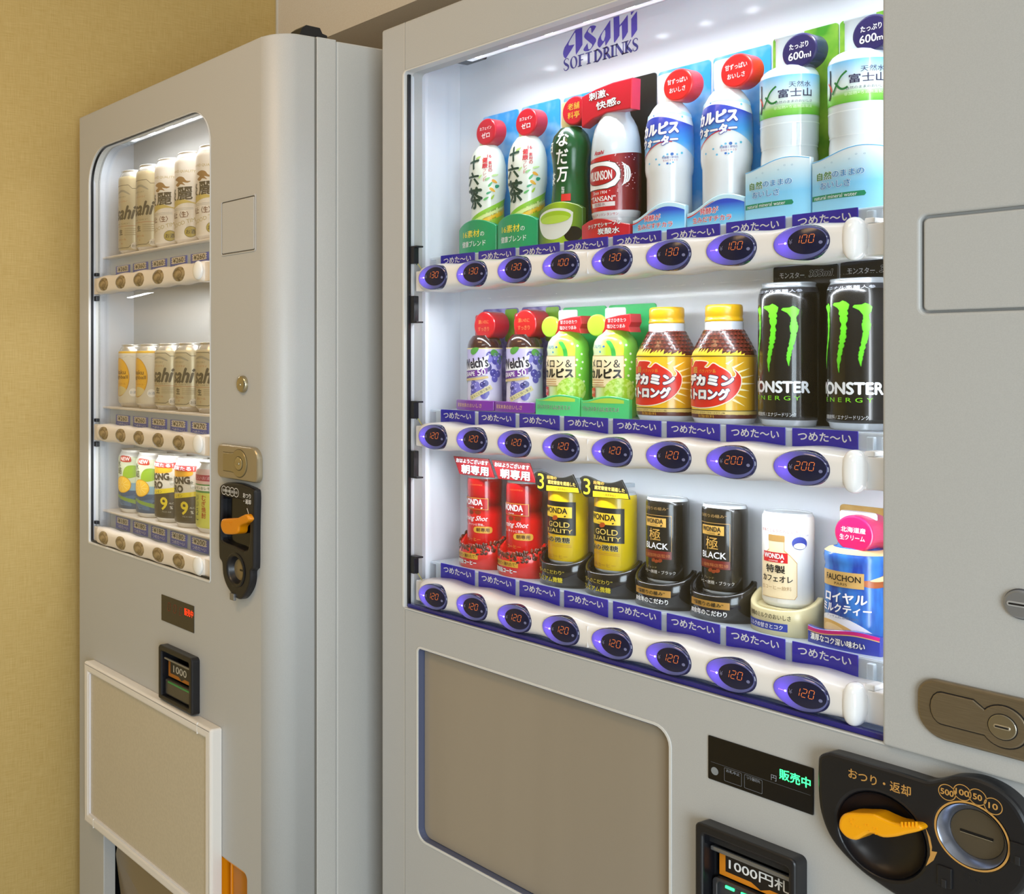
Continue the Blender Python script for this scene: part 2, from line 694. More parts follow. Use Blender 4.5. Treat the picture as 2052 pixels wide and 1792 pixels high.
# lit display box behind the window
b = M()
b.box(-1.2785, -0.5805, BACKY, 1.2575, 0.969, 1.7915, PANELW)
rb(b, 'display_back')
b = M()
t = bmesh.new()
q = [(-1.2535, 1.131), (-1.2777, BACKY - 0.0002), (-1.2808, BACKY - 0.0002), (-1.2566, 1.131)]
lo = [t.verts.new((x, y, 0.9695)) for x, y in q]
hi = [t.verts.new((x, y, 1.7905)) for x, y in q]
for i in range(4):
    t.faces.new((lo[i - 1], lo[i], hi[i], hi[i - 1]))
t.faces.new(lo); t.faces.new(hi)
bmesh.ops.recalc_face_normals(t, faces=t.faces[:])
b.take(t, PANELW2)
rb(b, 'display_side')
b = M()
b.box(-0.5865, -0.5815, 1.136, BACKY - 0.0002, 0.9695, 1.7905, PANELW2)
rb(b, 'display_side')
b = M()
b.box(-1.2785, -0.582, 1.156, BACKY - 0.0002, 0.9685, 0.9735, PANELW2)
rb(b, 'display_floor')
b = M()
b.box(-1.2785, -0.582, 1.156, BACKY - 0.0002, 1.7865, 1.7915, PANELW2)
b.box(-1.245, -1.205, 1.175, 1.235, 1.778, 1.7864, BLACKG, 0.002)  # black box stands in for a dark reflection in the corner
rb(b, 'display_ceiling')
b = M()
b.box(-1.2, -0.588, 1.1675, 1.200, 1.7685, 1.7862, mat('#f2f5fb', 0.4, emit=0.5), 0.002)
for k in range(10):
    cx = -1.17 + k * 0.0625
    t = bmesh.new()
    bmesh.ops.create_uvsphere(t, u_segments=16, v_segments=8, radius=1)
    b.take(t, LEDM, True, lambda co, cx=cx: (cx + co.x * 0.0075, 1.178 + co.y * 0.0085, 1.7685 + co.z * 0.0035))
rb(b, 'led_or_fill_strip')
area('led_top', (-0.90, 1.178, 1.763), (-0.90, 1.176, 1.0), 0.56, 0.02, LEDW_T, LED, 2.4)
b = M()
b.box(-0.5955, -0.5867, 1.169, 1.181, 0.99, 1.765, mat('#f2f5fb', 0.4, emit=0.5), 0.001)
rb(b, 'led_or_fill_strip')  # added glowing strip, the body of the side fill lamp
area('fill_side', (-0.597, 1.175, 1.38), (-1.3, 1.215, 1.38), 0.012, 0.74, FILLW_V, LED)  # added fill lamp, brightens the sample fronts from the right
for zc in RZC[:2]:
    area('led_under_bar', (-0.92, 1.1700, zc - 0.031), (-0.92, 1.185, zc - 0.3), 0.60, 0.008, LEDW_B, LED)

b = M()
b.box(XW0 + 0.002, -0.5887, 1.1645, 1.1665, ZW0 + 0.001, 1.766, GLASS)
rb(b, 'window_glass')
b = M()
b.box(XW0 + 0.0025, -0.5888, 1.1242, 1.1335, ZW0 + 0.0003, ZW0 + 0.0058, mat('#27257e', 0.15, coat=0.5), 0.0008)
b.box(XW0 + 0.0025, -0.5888, 1.1337, 1.1640, ZW0 + 0.0003, ZW0 + 0.0030, mat('#9db2e0', 0.12, coat=0.5), 0.0006)
rb(b, 'acrylic_edge')

# lettering on the back panel
S = Flat(BACKY)
LG = mat('#5140b4', 0.35)
LG2 = mat('#33308f', 0.35)


def LP(pts, d=BACKY):
    return [PX(1110 + x / 10.8, y / 10.8, d) for x, y in pts]


def onpanel(pts):
    return [(u, z) for u, z in LP(pts)]


b = M()
b.shape(onpanel(smooth_loop([(612, 415), (616, 700), (620, 970)], 1, False) + [(560, 1070), (480, 1190), (472, 1100), (468, 720), (455, 705),
        (400, 790), (345, 880), (318, 950), (325, 985), (380, 975), (448, 962), (380, 1080), (265, 1262), (245, 1265), (215, 1230), (200, 1170),
        (205, 1110), (230, 1030), (300, 920), (420, 720), (520, 560)]), LG, S)
b.shape(onpanel([(918, 570), (880, 640), (824, 722), (812, 690), (806, 610), (795, 598), (770, 610), (740, 665), (738, 690), (900, 820), (918, 860), (912, 900),
                 (850, 1000), (800, 1070), (740, 1108), (690, 1113), (650, 1100), (640, 1075), (655, 1040), (730, 930), (735, 980), (745, 1060), (770, 1070),
                 (805, 1040), (832, 985), (828, 960), (670, 830), (655, 795), (662, 755), (740, 630), (790, 565), (850, 550), (895, 555)]), LG, S)
b.shape(onpanel([(1222, 430), (1226, 620), (1228, 820), (1180, 900), (1122, 992), (1112, 960), (1110, 880), (1060, 950), (1000, 1028), (975, 1025), (948, 985), (943, 930),
                 (960, 850), (1010, 750), (1110, 600)]), LG, S, holes=[onpanel([(1108, 650), (1116, 700), (1112, 780), (1080, 885), (1055, 888), (1028, 850), (1024, 780), (1050, 720), (1090, 655)])])
b.shape(onpanel([(1412, 150), (1420, 480), (1426, 545), (1500, 455), (1600, 318), (1604, 520), (1604, 690), (1550, 790), (1488, 878), (1478, 820), (1470, 545), (1462, 545),
                 (1424, 590), (1420, 770), (1370, 850), (1310, 930), (1300, 900), (1295, 600), (1290, 325), (1350, 230)]), LG, S)
b.shape(onpanel([(1800, 20), (1800, 150), (1740, 240), (1680, 325), (1668, 320), (1666, 225), (1730, 125)]), LG, S)
b.shape(onpanel([(1800, 240), (1804, 440), (1804, 650), (1750, 730), (1688, 820), (1678, 800), (1675, 410), (1730, 330)]), LG, S)
# second line in a roman face, drawn stroke by stroke; base line z0, cap height ch
x0, z0 = PX(1130, 142.5, BACKY)
x1, z1 = PX(1278, 98.5, BACKY)
ch, TW = 0.0162, x1 - x0
th, tn = 0.0035, 0.0013


def serif(cx, z, wd):
    b.shape([(cx - wd, z - tn / 2), (cx + wd, z - tn / 2), (cx + wd, z + tn / 2), (cx - wd, z + tn / 2)], LG2, S)


def stem(cx, wd=th, z=0.0, top=None, sf=True):
    top = ch if top is None else top
    b.shape([(cx - wd / 2, z0 + z), (cx + wd / 2, z0 + z), (cx + wd / 2, z0 + top), (cx - wd / 2, z0 + top)], LG2, S)
    if sf:
        serif(cx, z0 + z + tn / 2, wd / 2 + 0.0017); serif(cx, z0 + top - tn / 2, wd / 2 + 0.0017)


def letS(x, wd):
    pts = [(0.92, 0.80), (0.86, 0.93), (0.55, 1.0), (0.18, 0.90), (0.10, 0.72), (0.30, 0.57), (0.62, 0.44), (0.90, 0.28), (0.80, 0.08), (0.45, 0.0), (0.12, 0.07), (0.04, 0.24)]
    pp = smooth_loop([(x + a * wd, z0 + c * ch) for a, c in pts], 4, False)
    n = len(pp)
    b.stroke(pp, [0.0010 + 0.0026 * max(0, 1 - abs(i / (n - 1) - 0.52) / 0.33) for i in range(n)], LG2, S)


def letO(x, wd):
    b.shape(ell(x + wd / 2, z0 + ch / 2, wd / 2, ch * 0.52, 36), LG2, S, holes=[ell(x + wd / 2, z0 + ch / 2, wd / 2 - 0.0031, ch * 0.52 - 0.0011, 36, rot=0.12)])


u = TW / 10.55
letS(x0, 0.78 * u)
letO(x0 + 0.95 * u, 1.12 * u)
fx = x0 + 2.42 * u
stem(fx); b.box(fx, fx + 0.62 * u, BACKY - 0.0003, BACKY, z0 + ch - tn, z0 + ch, LG2); b.box(fx, fx + 0.46 * u, BACKY - 0.0003, BACKY, z0 + ch * 0.48, z0 + ch * 0.48 + tn, LG2)
fx = x0 + 3.72 * u
stem(fx, sf=False); serif(fx, z0 + tn / 2, 0.0033); b.box(fx - 0.46 * u, fx + 0.46 * u, BACKY - 0.0003, BACKY, z0 + ch - tn, z0 + ch, LG2)
fx = x0 + 4.72 * u
stem(fx)
b.stroke(smooth_loop([(fx, z0 + ch - tn / 2), (fx + 0.35 * u, z0 + ch * 0.96), (fx + 0.84 * u, z0 + ch * 0.5), (fx + 0.35 * u, z0 + ch * 0.04), (fx, z0 + tn / 2)], 5, False), [tn + 0.0018 * sin(pi * i / 20) for i in range(21)], LG2, S)
fx = x0 + 6.02 * u
stem(fx)
b.stroke(smooth_loop([(fx, z0 + ch - tn / 2), (fx + 0.3 * u, z0 + ch * 0.96), (fx + 0.52 * u, z0 + ch * 0.74), (fx + 0.3 * u, z0 + ch * 0.5), (fx, z0 + ch * 0.47)], 5, False), [tn + 0.0016 * sin(pi * i / 20) for i in range(21)], LG2, S)
b.stroke([(fx + 0.22 * u, z0 + ch * 0.5), (fx + 0.78 * u, z0)], th, LG2, S)
stem(x0 + 7.12 * u)
fx = x0 + 7.62 * u
stem(fx, tn); stem(fx + 0.98 * u, tn); b.stroke([(fx, z0 + ch), (fx + 0.98 * u, z0)], th, LG2, S)
fx = x0 + 9.02 * u
stem(fx); b.stroke([(fx + 0.08 * u, z0 + ch * 0.48), (fx + 0.62 * u, z0 + ch)], tn * 1.2, LG2, S); b.stroke([(fx + 0.1 * u, z0 + ch * 0.5), (fx + 0.74 * u, z0)], th, LG2, S)
letS(x0 + 9.88 * u, 0.70 * u)
rb(b, 'logo_lettering')

# selector bars, oval buttons, tags, shelves
def seven(ds, x, z, h, wd, S, m, b, lay=4):
    segs = {'0': 'abcdef', '1': 'bc', '2': 'abged', '3': 'abgcd'}
    g = h * 0.06
    th_ = h * 0.072
    sl = 0.14

    def bar(x0_, z0_, x1_, z1_):
        pts = [(x + ox + x0_ + sl * z0_, z + z0_), (x + ox + x1_ + sl * z1_, z + z1_)]
        b.stroke(pts, th_, m, S, lay)
    ox = 0
    for d in ds:
        s = segs[d]
        if 'a' in s: bar(g, h, wd - g, h)
        if 'g' in s: bar(g, h / 2, wd - g, h / 2)
        if 'd' in s: bar(g, 0, wd - g, 0)
        if 'b' in s: bar(wd, h - g, wd, h / 2 + g)
        if 'c' in s: bar(wd, h / 2 - g, wd, g)
        if 'f' in s: bar(0, h - g, 0, h / 2 + g)
        if 'e' in s: bar(0, h / 2 - g, 0, g)
        ox += wd * 1.5


class Dome:
    grid = 0.003
    zb = [-0.012, -0.008, -0.004, 0, 0.004, 0.008, 0.012]

    def __init__(self, rx, rz, h, base=0.0):
        self.rx, self.rz, self.h, self.base = rx, rz, h, base

    def __call__(self, s, z, o):
        q = min(1.0, (s / self.rx) ** 2 + (z / self.rz) ** 2)
        return (s, -self.base - self.h * (1 - q) - o, z)


BRX, BRZ = 0.0287, 0.0178
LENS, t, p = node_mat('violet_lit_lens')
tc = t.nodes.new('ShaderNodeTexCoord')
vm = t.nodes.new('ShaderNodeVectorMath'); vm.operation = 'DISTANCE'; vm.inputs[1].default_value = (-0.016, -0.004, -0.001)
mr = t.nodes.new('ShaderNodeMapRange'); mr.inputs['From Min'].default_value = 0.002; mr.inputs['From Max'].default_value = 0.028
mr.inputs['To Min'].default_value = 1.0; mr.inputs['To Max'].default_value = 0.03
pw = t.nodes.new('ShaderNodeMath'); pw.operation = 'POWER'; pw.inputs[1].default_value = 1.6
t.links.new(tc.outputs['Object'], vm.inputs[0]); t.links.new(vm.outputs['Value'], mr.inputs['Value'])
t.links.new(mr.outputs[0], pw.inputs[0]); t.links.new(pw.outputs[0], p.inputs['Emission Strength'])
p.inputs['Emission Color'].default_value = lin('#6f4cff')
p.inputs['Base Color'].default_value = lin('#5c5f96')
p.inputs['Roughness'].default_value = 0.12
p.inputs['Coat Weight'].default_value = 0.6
RIM = mat('#1b1c4a', 0.15, coat=0.6)
DISPM = mat('#1c1d38', 0.18)
DIG = mat('#d8743c', 0.5, emit=0.5)
YEN = mat('#77789c', 0.5)
LED1 = mat('#e9d8ff', 0.5, emit=5)
LED2 = mat('#b98cff', 0.5, emit=1.2)


def egg(k, n=56):
    return [(k * BRX * cos(2 * pi * i / n), k * BRZ * sin(2 * pi * i / n) * (1 + 0.07 * cos(2 * pi * i / n))) for i in range(n)]


def button_mesh(price):
    b = M()
    t = bmesh.new()
    DM = Dome(BRX, BRZ * 1.07, 0.0052, 0.0018)
    rings = []
    for k, y in ((1.0, 0.010), (1.0, 0.0), (0.985, -0.0012)):
        rings.append([t.verts.new((x, y, z)) for x, z in egg(k)])
    for k in (0.945, 0.8, 0.6, 0.4, 0.2, 0.05):
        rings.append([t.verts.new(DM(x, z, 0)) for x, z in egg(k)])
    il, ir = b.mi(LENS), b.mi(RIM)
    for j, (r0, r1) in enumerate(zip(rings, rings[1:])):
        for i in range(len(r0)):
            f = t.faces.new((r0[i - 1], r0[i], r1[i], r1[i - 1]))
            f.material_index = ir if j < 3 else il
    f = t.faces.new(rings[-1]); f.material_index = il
    bmesh.ops.recalc_face_normals(t, faces=t.faces[:])
    vm_ = {v: b.bm.verts.new(v.co) for v in t.verts}
    for f in t.faces:
        g = b.bm.faces.new([vm_[v] for v in f.verts]); g.material_index = f.material_index; g.smooth = True
    t.free()
    b.shape(ell(0.0082, 0.0006, 0.0184, 0.0130, 40), DISPM, DM, 1)
    seven(price, -0.0022, -0.0014, 0.0082, 0.0044, DM, DIG, b)
    b.text('¥', -0.0066, 0.0010, 0.0050, YEN, DM, lay=3)
    b.shape(ell(0.0216, -0.0016, 0.0017, 0.0017, 16), YEN, DM, 2)
    b.shape(ell(-0.0124, 0.0, 0.0011, 0.0010, 14), LED1, DM, 3)
    b.shape([(-0.0205, 0), (-0.0195, 0.0011), (-0.0195, -0.0011)], LED2, DM, 3)
    b.stroke([(-0.0190, 0), (-0.0130, 0)], 0.0006, LED2, DM, 2)
    return b


def bar_mesh(xa, xb, yf, yb, zc, hh, amp, x0, pitch, m):
    t = bmesh.new()
    n = int((xb - xa) / 0.004)
    rings = []
    for i in range(n + 1):
        x = xa + (xb - xa) * i / n
        e = min((x - xa) / 0.012, (xb - x) / 0.012, 1.0)
        k = sqrt(max(0.0, 1 - (1 - e) ** 2)) * 0.35 + 0.65
        h = (hh + amp * cos(2 * pi * (x - x0) / pitch)) * (0.9 + 0.1 * k)
        r = []
        for j in range(17):
            a = -pi / 2 + pi * j / 16
            ca, sa = abs(cos(a)) ** 0.42, abs(sin(a)) ** 0.62
            r.append(t.verts.new((x, yb - (yb - yf) * ca * k, zc + h * sa * (1 if a > 0 else -1))))
        rings.append(r)
    for a, c in zip(rings, rings[1:]):
        for j in range(16):
            t.faces.new((a[j], a[j + 1], c[j + 1], c[j]))
        t.faces.new((a[16], a[0], c[0], c[16]))
    t.faces.new(rings[0]); t.faces.new(rings[-1])
    bmesh.ops.recalc_face_normals(t, faces=t.faces[:])
    return t


PRICES = (('130', '130', '130', '100', '130', '130', '100', '100'), ('120',) * 6 + ('200', '200'), ('120',) * 8)
proto_btn = {}
proto_tag = None
for row in range(3):
    zc, sz = RZC[row], RSH[row]
    b = M()
    b.take(bar_mesh(-1.232, -0.6195, RD, 1.1625, zc, 0.0194, 0.0013, RX0, RP, BARW), BARW, True)
    b.box(-1.2505, -1.2295, 1.138, 1.1615, zc - 0.017, zc + 0.013, WHITE, 0.0015)
    b.box(-0.6225, -0.5895, 1.138, 1.1615, zc - 0.0175, zc + 0.0145, WHITE, 0.0015)
    b.box(-0.6225, -0.6135, 1.138, 1.158, zc + 0.0146, zc + 0.020, WHITE, 0.001)
    xs = RX0 + 3.52 * RP
    b.box(xs, xs + 0.0003, RD + 0.0001, RD + 0.004, zc - 0.013, zc + 0.013, mat('#ece8e5', 0.35))
    bar = rb(b, 'selector_bar')
    b = M()
    t = bmesh.new()
    bmesh.ops.create_uvsphere(t, u_segments=32, v_segments=20, radius=1)
    pwr = lambda v, e: (abs(v) ** e) * (1 if v > 0 else -1)
    b.take(t, mat('#fafafa', 0.12, coat=0.6), True, lambda co: (-0.6275 + pwr(co.x, 0.85) * 0.0092, 1.131 + pwr(co.y, 0.7) * 0.0130, zc + pwr(co.z, 0.85) * 0.0212))
    rb(b, 'end_cap', bar)
    for k in range(8):
        pr = PRICES[row][k]
        c = Vector((RX0 + k * RP, RD + 0.0005, zc))
        if pr not in proto_btn:
            o = button_mesh(pr).build('selection_button', bar)
            proto_btn[pr] = o
        else:
            o = proto_btn[pr].copy(); COL.objects.link(o); o.parent = bar
        o.location = c - R0
    b = M()
    b.box(-1.262, -0.605, 1.1775, BACKY - 0.0003, sz - 0.004, sz - 0.0002, ACRYL, 0.0008)
    b.box(-1.250, -0.607, 1.1768, 1.1785, sz - 0.030, sz - 0.0015, ACRYL, 0.0004)
    for ex in (-0.636, -0.622, -0.610):
        b.box(ex - 0.0035, ex + 0.0035, 1.172, 1.2, sz - 0.022, sz - 0.004, ACRYL, 0.001)
    b.box(-0.640, -0.606, 1.170, 1.185, sz - 0.024, sz - 0.0205, ACRYL, 0.001)
    sh = rb(b, 'sample_shelf')
    for k in range(8):
        c = Vector((RX0 + k * RP - 0.0093, 1.1752, sz + 0.0008))
        if proto_tag is None:
            b = M()
            b.plate(rrect(-0.0333, 0.0333, -0.028, 0, 0.0006), 0, 0.0012, TAGBLUE)
            b.text('つめた〜い', 0, -0.0080, 0.0088, WHITE, Flat(0), w=0.054, lay=1, bold=0.025)
            proto_tag = b.build('temperature_tag', sh)
            o = proto_tag
        else:
            o = proto_tag.copy(); COL.objects.link(o); o.parent = sh
        o.location = c - R0

# raised service panel on the right, with cover, key switch and lock
PF = 1.113
b = M()
b.plate(rrect(XW1, -0.345, ZW0, 1.831, 0.003), PF, RD + 0.0005, PAINT, holes=[rrect(-0.5608, -0.42, 1.377, 1.466, 0.006)], c=0.0025)
sp_ = rb(b, 'service_panel')
b = M()
b.plate(rrect(-0.5586, -0.4222, 1.3792, 1.4632, 0.0045), PF + 0.0012, RD, PAINT, c=0.0018)
rb(b, 'access_cover', sp_)
b = M()
kx, kz = -0.4815, 1.127
b.plate(ell(kx, kz, 0.0132, 0.0132, 40), PF - 0.0008, PF + 0.001, mat('#54565c', 0.4), c=0.0006)
b.plate(ell(kx, kz, 0.0122, 0.0122, 40), PF - 0.0045, PF, mat('#9a9da4', 0.3, metal=0.6), c=0.002)
b.plate(rrect(kx - 0.009, kx + 0.009, kz - 0.0022, kz + 0.0022, 0.002), PF - 0.0052, PF - 0.004, mat('#c9ccd2', 0.3, metal=0.5), c=0.0004)
b.plate(rrect(kx - 0.0075, kx + 0.0075, kz - 0.0008, kz + 0.0008, 0.0006), PF - 0.0054, PF - 0.005, BLACK)
rb(b, 'key_switch', sp_)
LF = PF - 0.0055
b = M()
b.plate(rrect(-0.5612, -0.372, 0.9945, 1.0475, rr=(0.024, 0.02, 0.02, 0.016), seg=10), LF, PF + 0.001, BRONZE, c=0.003)
hx, hz = -0.4923, 1.0205


def handle_outline(g):
    pts = [(-0.549 - g + 0.009, 1.0095 - g), (-0.515, 1.0095 - g)]
    a0 = math.asin((0.0110 + g) / (0.0178 + g))
    pts += [(hx + (0.0178 + g) * cos(a), hz + (0.0178 + g) * sin(a)) for a in [pi + a0 + (2 * pi - 2 * a0) * k / 30 for k in range(31)]]
    pts += [(-0.515, 1.0375 + g), (-0.549 - g + 0.009, 1.0375 + g)]
    pts += [(-0.540 - (0.009 + g) * sin(pi * k / 8), 1.0235 + (0.014 + g) * cos(pi * k / 8)) for k in range(1, 8)]
    return pts


b.plate(handle_outline(0.0009), LF - 0.0003, LF + 0.001, BLACK, back=False)
lk = rb(b, 'lock_plate', sp_)
b = M()
b.plate(handle_outline(0.0), LF - 0.0018, LF + 0.001, BRONZE, c=0.0012)
b.plate(ell(hx, hz, 0.0112, 0.0112, 40), LF - 0.0022, LF, BLACK, back=False)
b.plate(ell(hx, hz, 0.0106, 0.0106, 40), LF - 0.0030, LF, METAL, c=0.0008)
b.plate(rrect(hx - 0.0062, hx + 0.0062, hz - 0.0017, hz + 0.0017, 0.0014), LF - 0.0036, LF - 0.0028, mat('#ddd6c6', 0.3, metal=0.9), c=0.0004)
b.plate(rrect(hx - 0.0050, hx + 0.0050, hz - 0.0007, hz + 0.0007, 0.0005), LF - 0.0038, LF - 0.0035, BLACK)
b.build('lock_handle', sp_, org=R0)

# lower recessed panel
b = M()
b.plate(offset(ccw(rec), 0.0030), RD - 0.0010, RD + 0.0006, LIP, holes=[offset(ccw(rec), -0.0004)], c=0.0006)
b.plate(offset(ccw(rec), -0.0001), RD + 0.0007, 1.1345, mat('#59607c', 0.35), holes=[offset(ccw(rec), -0.0014)])
rb(b, 'poster_frame')
b = M()
b.plate(rrect(-1.2240, -0.8230, 0.6488, 0.9192, rr=(0.014, 0.018, 0.018, 0.004)), 1.1305, 1.1340, noise_mat('smoked_beige_plastic', '#9b9080', '#9f9484', 3, 0.16, stretch=(3, 1, 0.2)), c=0.001)
b.box(-1.2275, -0.819, 1.1342, 1.1535, 0.6455, 0.9225, mat('#4b5068', 0.4))
rb(b, 'poster_panel')

# sales display
b = M()
b.plate(rrect(-0.7735, -0.6605, 0.8822, 0.9290, 0.0012), RD - 0.0015, RD + 0.001, BLACKG, c=0.0006)
S = Flat(RD - 0.0015)
GR = mat('#3aff8a', 0.5, emit=2.2)
LW = mat('#9aa0ac', 0.5)
b.text('販売中', -0.6788, 0.9130, 0.0105, GR, S, w=0.0315, lay=1, bold=0.02)
b.text('円', -0.7005, 0.9065, 0.0058, LW, S, lay=1)
b.stroke([(-0.770, 0.9015), (-0.663, 0.9015)], 0.0004, mat('#55595f', 0.5), S)
b.shape(ell(-0.7655, 0.8925, 0.0042, 0.0042, 24), mat('#8b9094', 0.4), S)
for x_, s_ in ((-0.7448, 'お札中止'), (-0.7223, 'つり銭切れ')):
    b.text(s_, x_, 0.8975, 0.0032, LW, S, w=0.015, lay=1)
    b.shape(rrect(x_ - 0.0098, x_ + 0.0098, 0.8858, 0.9001, 0.001), mat('#777b82', 0.5), S, holes=[rrect(x_ - 0.0094, x_ + 0.0094, 0.8862, 0.8997, 0.0008)])
rb(b, 'status_display')

# coin unit: black moulding with refund lever and coin entry
CF = 1.101


def CP(x, y, d=CF):
    return PX(1380 + x / 3.0536, 1400 + y / 3.0536, d)


outl = [(784, 560), (783, 420), (790, 355), (835, 334), (880, 338), (1060, 390), (1280, 455), (1400, 493), (1460, 508), (1530, 496), (1600, 480), (1700, 483),
        (1800, 510), (1900, 562), (1990, 640), (2050, 730), (2095, 840), (2110, 960), (2090, 1090), (2020, 1200), (1900, 1270), (1760, 1290), (1640, 1290), (1500, 1292),
        (1380, 1270), (1270, 1215), (1160, 1142), (1050, 1062), (930, 945), (850, 835), (800, 700)]
outl = smooth_loop([CP(*q) for q in outl], 4)
lc = CP(1172, 838)
cc = CP(1730, 843)
LR, CR = 0.0375, 0.0262
b = M()
b.plate(outl, CF, RD + 0.0005, BLACK, holes=[ell(lc[0], lc[1], LR, LR, 48), ell(cc[0], cc[1], CR, CR, 48)], c=0.0045)
cu = None
S = Flat(CF)
t1 = CP(1165, 512)
b.text('おつり・返却', t1[0], t1[1], 0.0094, GOLDT, S, w=0.0545, lay=1, bold=0.018)
for (x, y, s_) in ((1582, 575, '500'), (1675, 576, '100'), (1768, 604, '50'), (1864, 660, '10')):
    q = CP(x, y)
    b.ring(q[0], q[1], 0.0071, 0.0071, 0.0007, GOLDT, S, 1, 32)
    b.text(s_, q[0], q[1], 0.0050, GOLDT, S, lay=1, bold=0.03, w=0.0103 if len(s_) == 3 else 0.0068)
b.ring(cc[0], cc[1], 0.0292, 0.0292, 0.0016, GOLDT, S, 1, 56)
arc = [(1450, 790), (1478, 850), (1490, 910), (1488, 935), (1522, 940), (1500, 990), (1452, 1026), (1478, 960), (1478, 920), (1465, 850)]
b.shape([CP(*q) for q in arc], GOLDT, S)
for (x, y) in ((1570, 1090), (2020, 950)):
    q = CP(x, y)
    b.box(q[0] - 0.006, q[0] + 0.006, CF - 0.002, CF + 0.001, q[1] - 0.009, q[1] + 0.009, BLACK, 0.001)
    b.box(q[0] - 0.002, q[0] + 0.002, CF - 0.003, CF, q[1] - 0.0095, q[1] - 0.002, BLACKM, 0.0006)
for (x, y) in ((1690, 1075), (1690, 1100), (1720, 1070), (1720, 1090), (1755, 1115), (1780, 1112), (1780, 1132)):
    q = CP(x, y)
    b.plate(ell(q[0], q[1], 0.0006, 0.0006, 8), CF - 0.0006, CF + 0.0002, BLACKM, back=False)
cu = rb(b, 'coin_unit')
b = M()
prof = [(0.001, 0.0165), (LR * 0.55, 0.0150), (LR * 0.9, 0.0105), (LR * 0.995, 0.0035), (LR + 0.0003, 0.0005)]
b.lathe(prof, BLACK, 56, cap=False, fn=lambda co: (lc[0] + co.x, CF + co.z, lc[1] + co.y))
rb(b, 'lever_recess', cu)
b = M()
lev = [(918, 775), (930, 725), (968, 700), (1050, 701), (1130, 706), (1190, 732), (1262, 760), (1340, 765), (1400, 768), (1430, 795), (1405, 815), (1330, 832), (1262, 848),
       (1190, 852), (1135, 832), (1100, 829), (1060, 850), (1020, 868), (968, 852), (930, 812)]
lev = smooth_loop([CP(x, y, 1.092) for x, y in lev], 3)
b.plate(lev, 1.0905, 1.112, YELLOW, c=0.003)
for (x, y) in ((990, 735), (990, 752), (1012, 738), (1000, 768), (1025, 780), (1045, 785), (1080, 770), (1095, 772), (1108, 808), (1132, 790), (1150, 795), (1145, 825)):
    q = CP(x, y + 4, 1.0905)
    b.plate(ell(q[0], q[1], 0.0006, 0.0006, 8), 1.0899, 1.0907, YELLOW, back=False)
for k in range(5):
    q = CP(1305 + k * 22, 776, 1.09)
    b.box(q[0] - 0.0008, q[0] + 0.0008, 1.0893, 1.0915, q[1] - 0.002, q[1] + 0.003, YELLOW, 0.0004)
rb(b, 'return_lever', cu)
b = M()
fn_ = lambda co: (cc[0] + co.x, CF + co.z, cc[1] + co.y)
b.lathe([(CR + 0.0006, -0.0006), (CR - 0.001, 0.001), (0.0206, 0.0095)], mat('#8d93a4', 0.22, metal=0.85), 56, cap=False, fn=fn_)
b.plate(ell(cc[0], cc[1], 0.0207, 0.0207, 48), CF + 0.0088, CF + 0.011, mat('#6f6656', 0.35, metal=0.7), c=0.0005)
b.plate(rrect(cc[0] - 0.0128, cc[0] + 0.0128, cc[1] - 0.0014, cc[1] + 0.0006, 0.0003), CF + 0.0083, CF + 0.0087, BLACKG)
b.plate(rrect(cc[0] - 0.0125, cc[0] + 0.0125, cc[1] - 0.0021, cc[1] - 0.0015, 0.0002), CF + 0.0078, CF + 0.0087, mat('#c8c2b4', 0.25, metal=0.9))
rb(b, 'coin_slot', cu)

# note acceptor
NF = 1.1005


def NP(x, y, d):
    return PX(1380 + x / 3.0536, 1400 + y / 3.0536, d)


b = M()
b.plate(rrect(-0.7768, -0.6675, 0.722, 0.8385, rr=(0.006, 0.006, 0.006, 0.006)), NF, RD + 0.0005, BLACK, holes=[rrect(-0.7672, -0.6752, 0.735, 0.8275, 0.003)], c=0.003)
b.box(-0.769, -0.672, 1.1555, 1.158, 0.732, 0.830, BLACKM)
b.plate([(-0.7672, 0.8274), (-0.6752, 0.8274), (-0.6752, 0.818), (-0.7672, 0.818)], 1.112, 1.1555, BLACKM)
b.plate(billh, RD + 0.0007, 1.1554, BLACKM, holes=[offset(ccw(billh), -0.0014)])
bl = rb(b, 'note_acceptor')
b = M()
b.box(-0.766, -0.6762, 1.111, 1.1155, 0.8095, 0.8145, mat('#8c8c8c', 0.2, metal=0.6), 0.0015)
rb(b, 'note_guide', bl)
b = M()
ox0, ox1 = -0.7612, -0.6765
b.box(ox0, ox1, 1.1195, 1.122, 0.7835, 0.8092, mat('#e08a1c', 0.45), 0.0006)
S = Flat(1.1195)
b.shape([(ox0 + 0.0075, 0.7893), (ox1, 0.7893), (ox1, 0.8090), (ox0 + 0.0075, 0.8090)], mat('#16110f', 0.4), S, 1)
b.text('1000円札', ox0 + 0.0445, 0.7992, 0.0118, WHITE, S, w=0.066, lay=2, bold=0.02)
b.shape([(ox0 + 0.036, 0.7893), (ox0 + 0.046, 0.7848), (ox0 + 0.056, 0.7893)], mat('#16110f', 0.4), S, 1)
rb(b, 'note_sign', bl)
b = M()
b.plate(rrect(-0.7655, -0.6765, 0.745, 0.7815, 0.006), 1.114, 1.121, mat('#5c5c60', 0.25, metal=0.7), holes=[rrect(-0.760, -0.682, 0.752, 0.7775, 0.004)], c=0.001)
b.box(-0.7605, -0.6815, 1.1185, 1.121, 0.7515, 0.778, mat('#3c3c40', 0.3))
for k in range(4):
    b.box(-0.7530 + k * 0.0175, -0.7430 + k * 0.0175, 1.1170, 1.1190, 0.7722, 0.7752, GR, 0.0006)
rb(b, 'note_tray', bl)
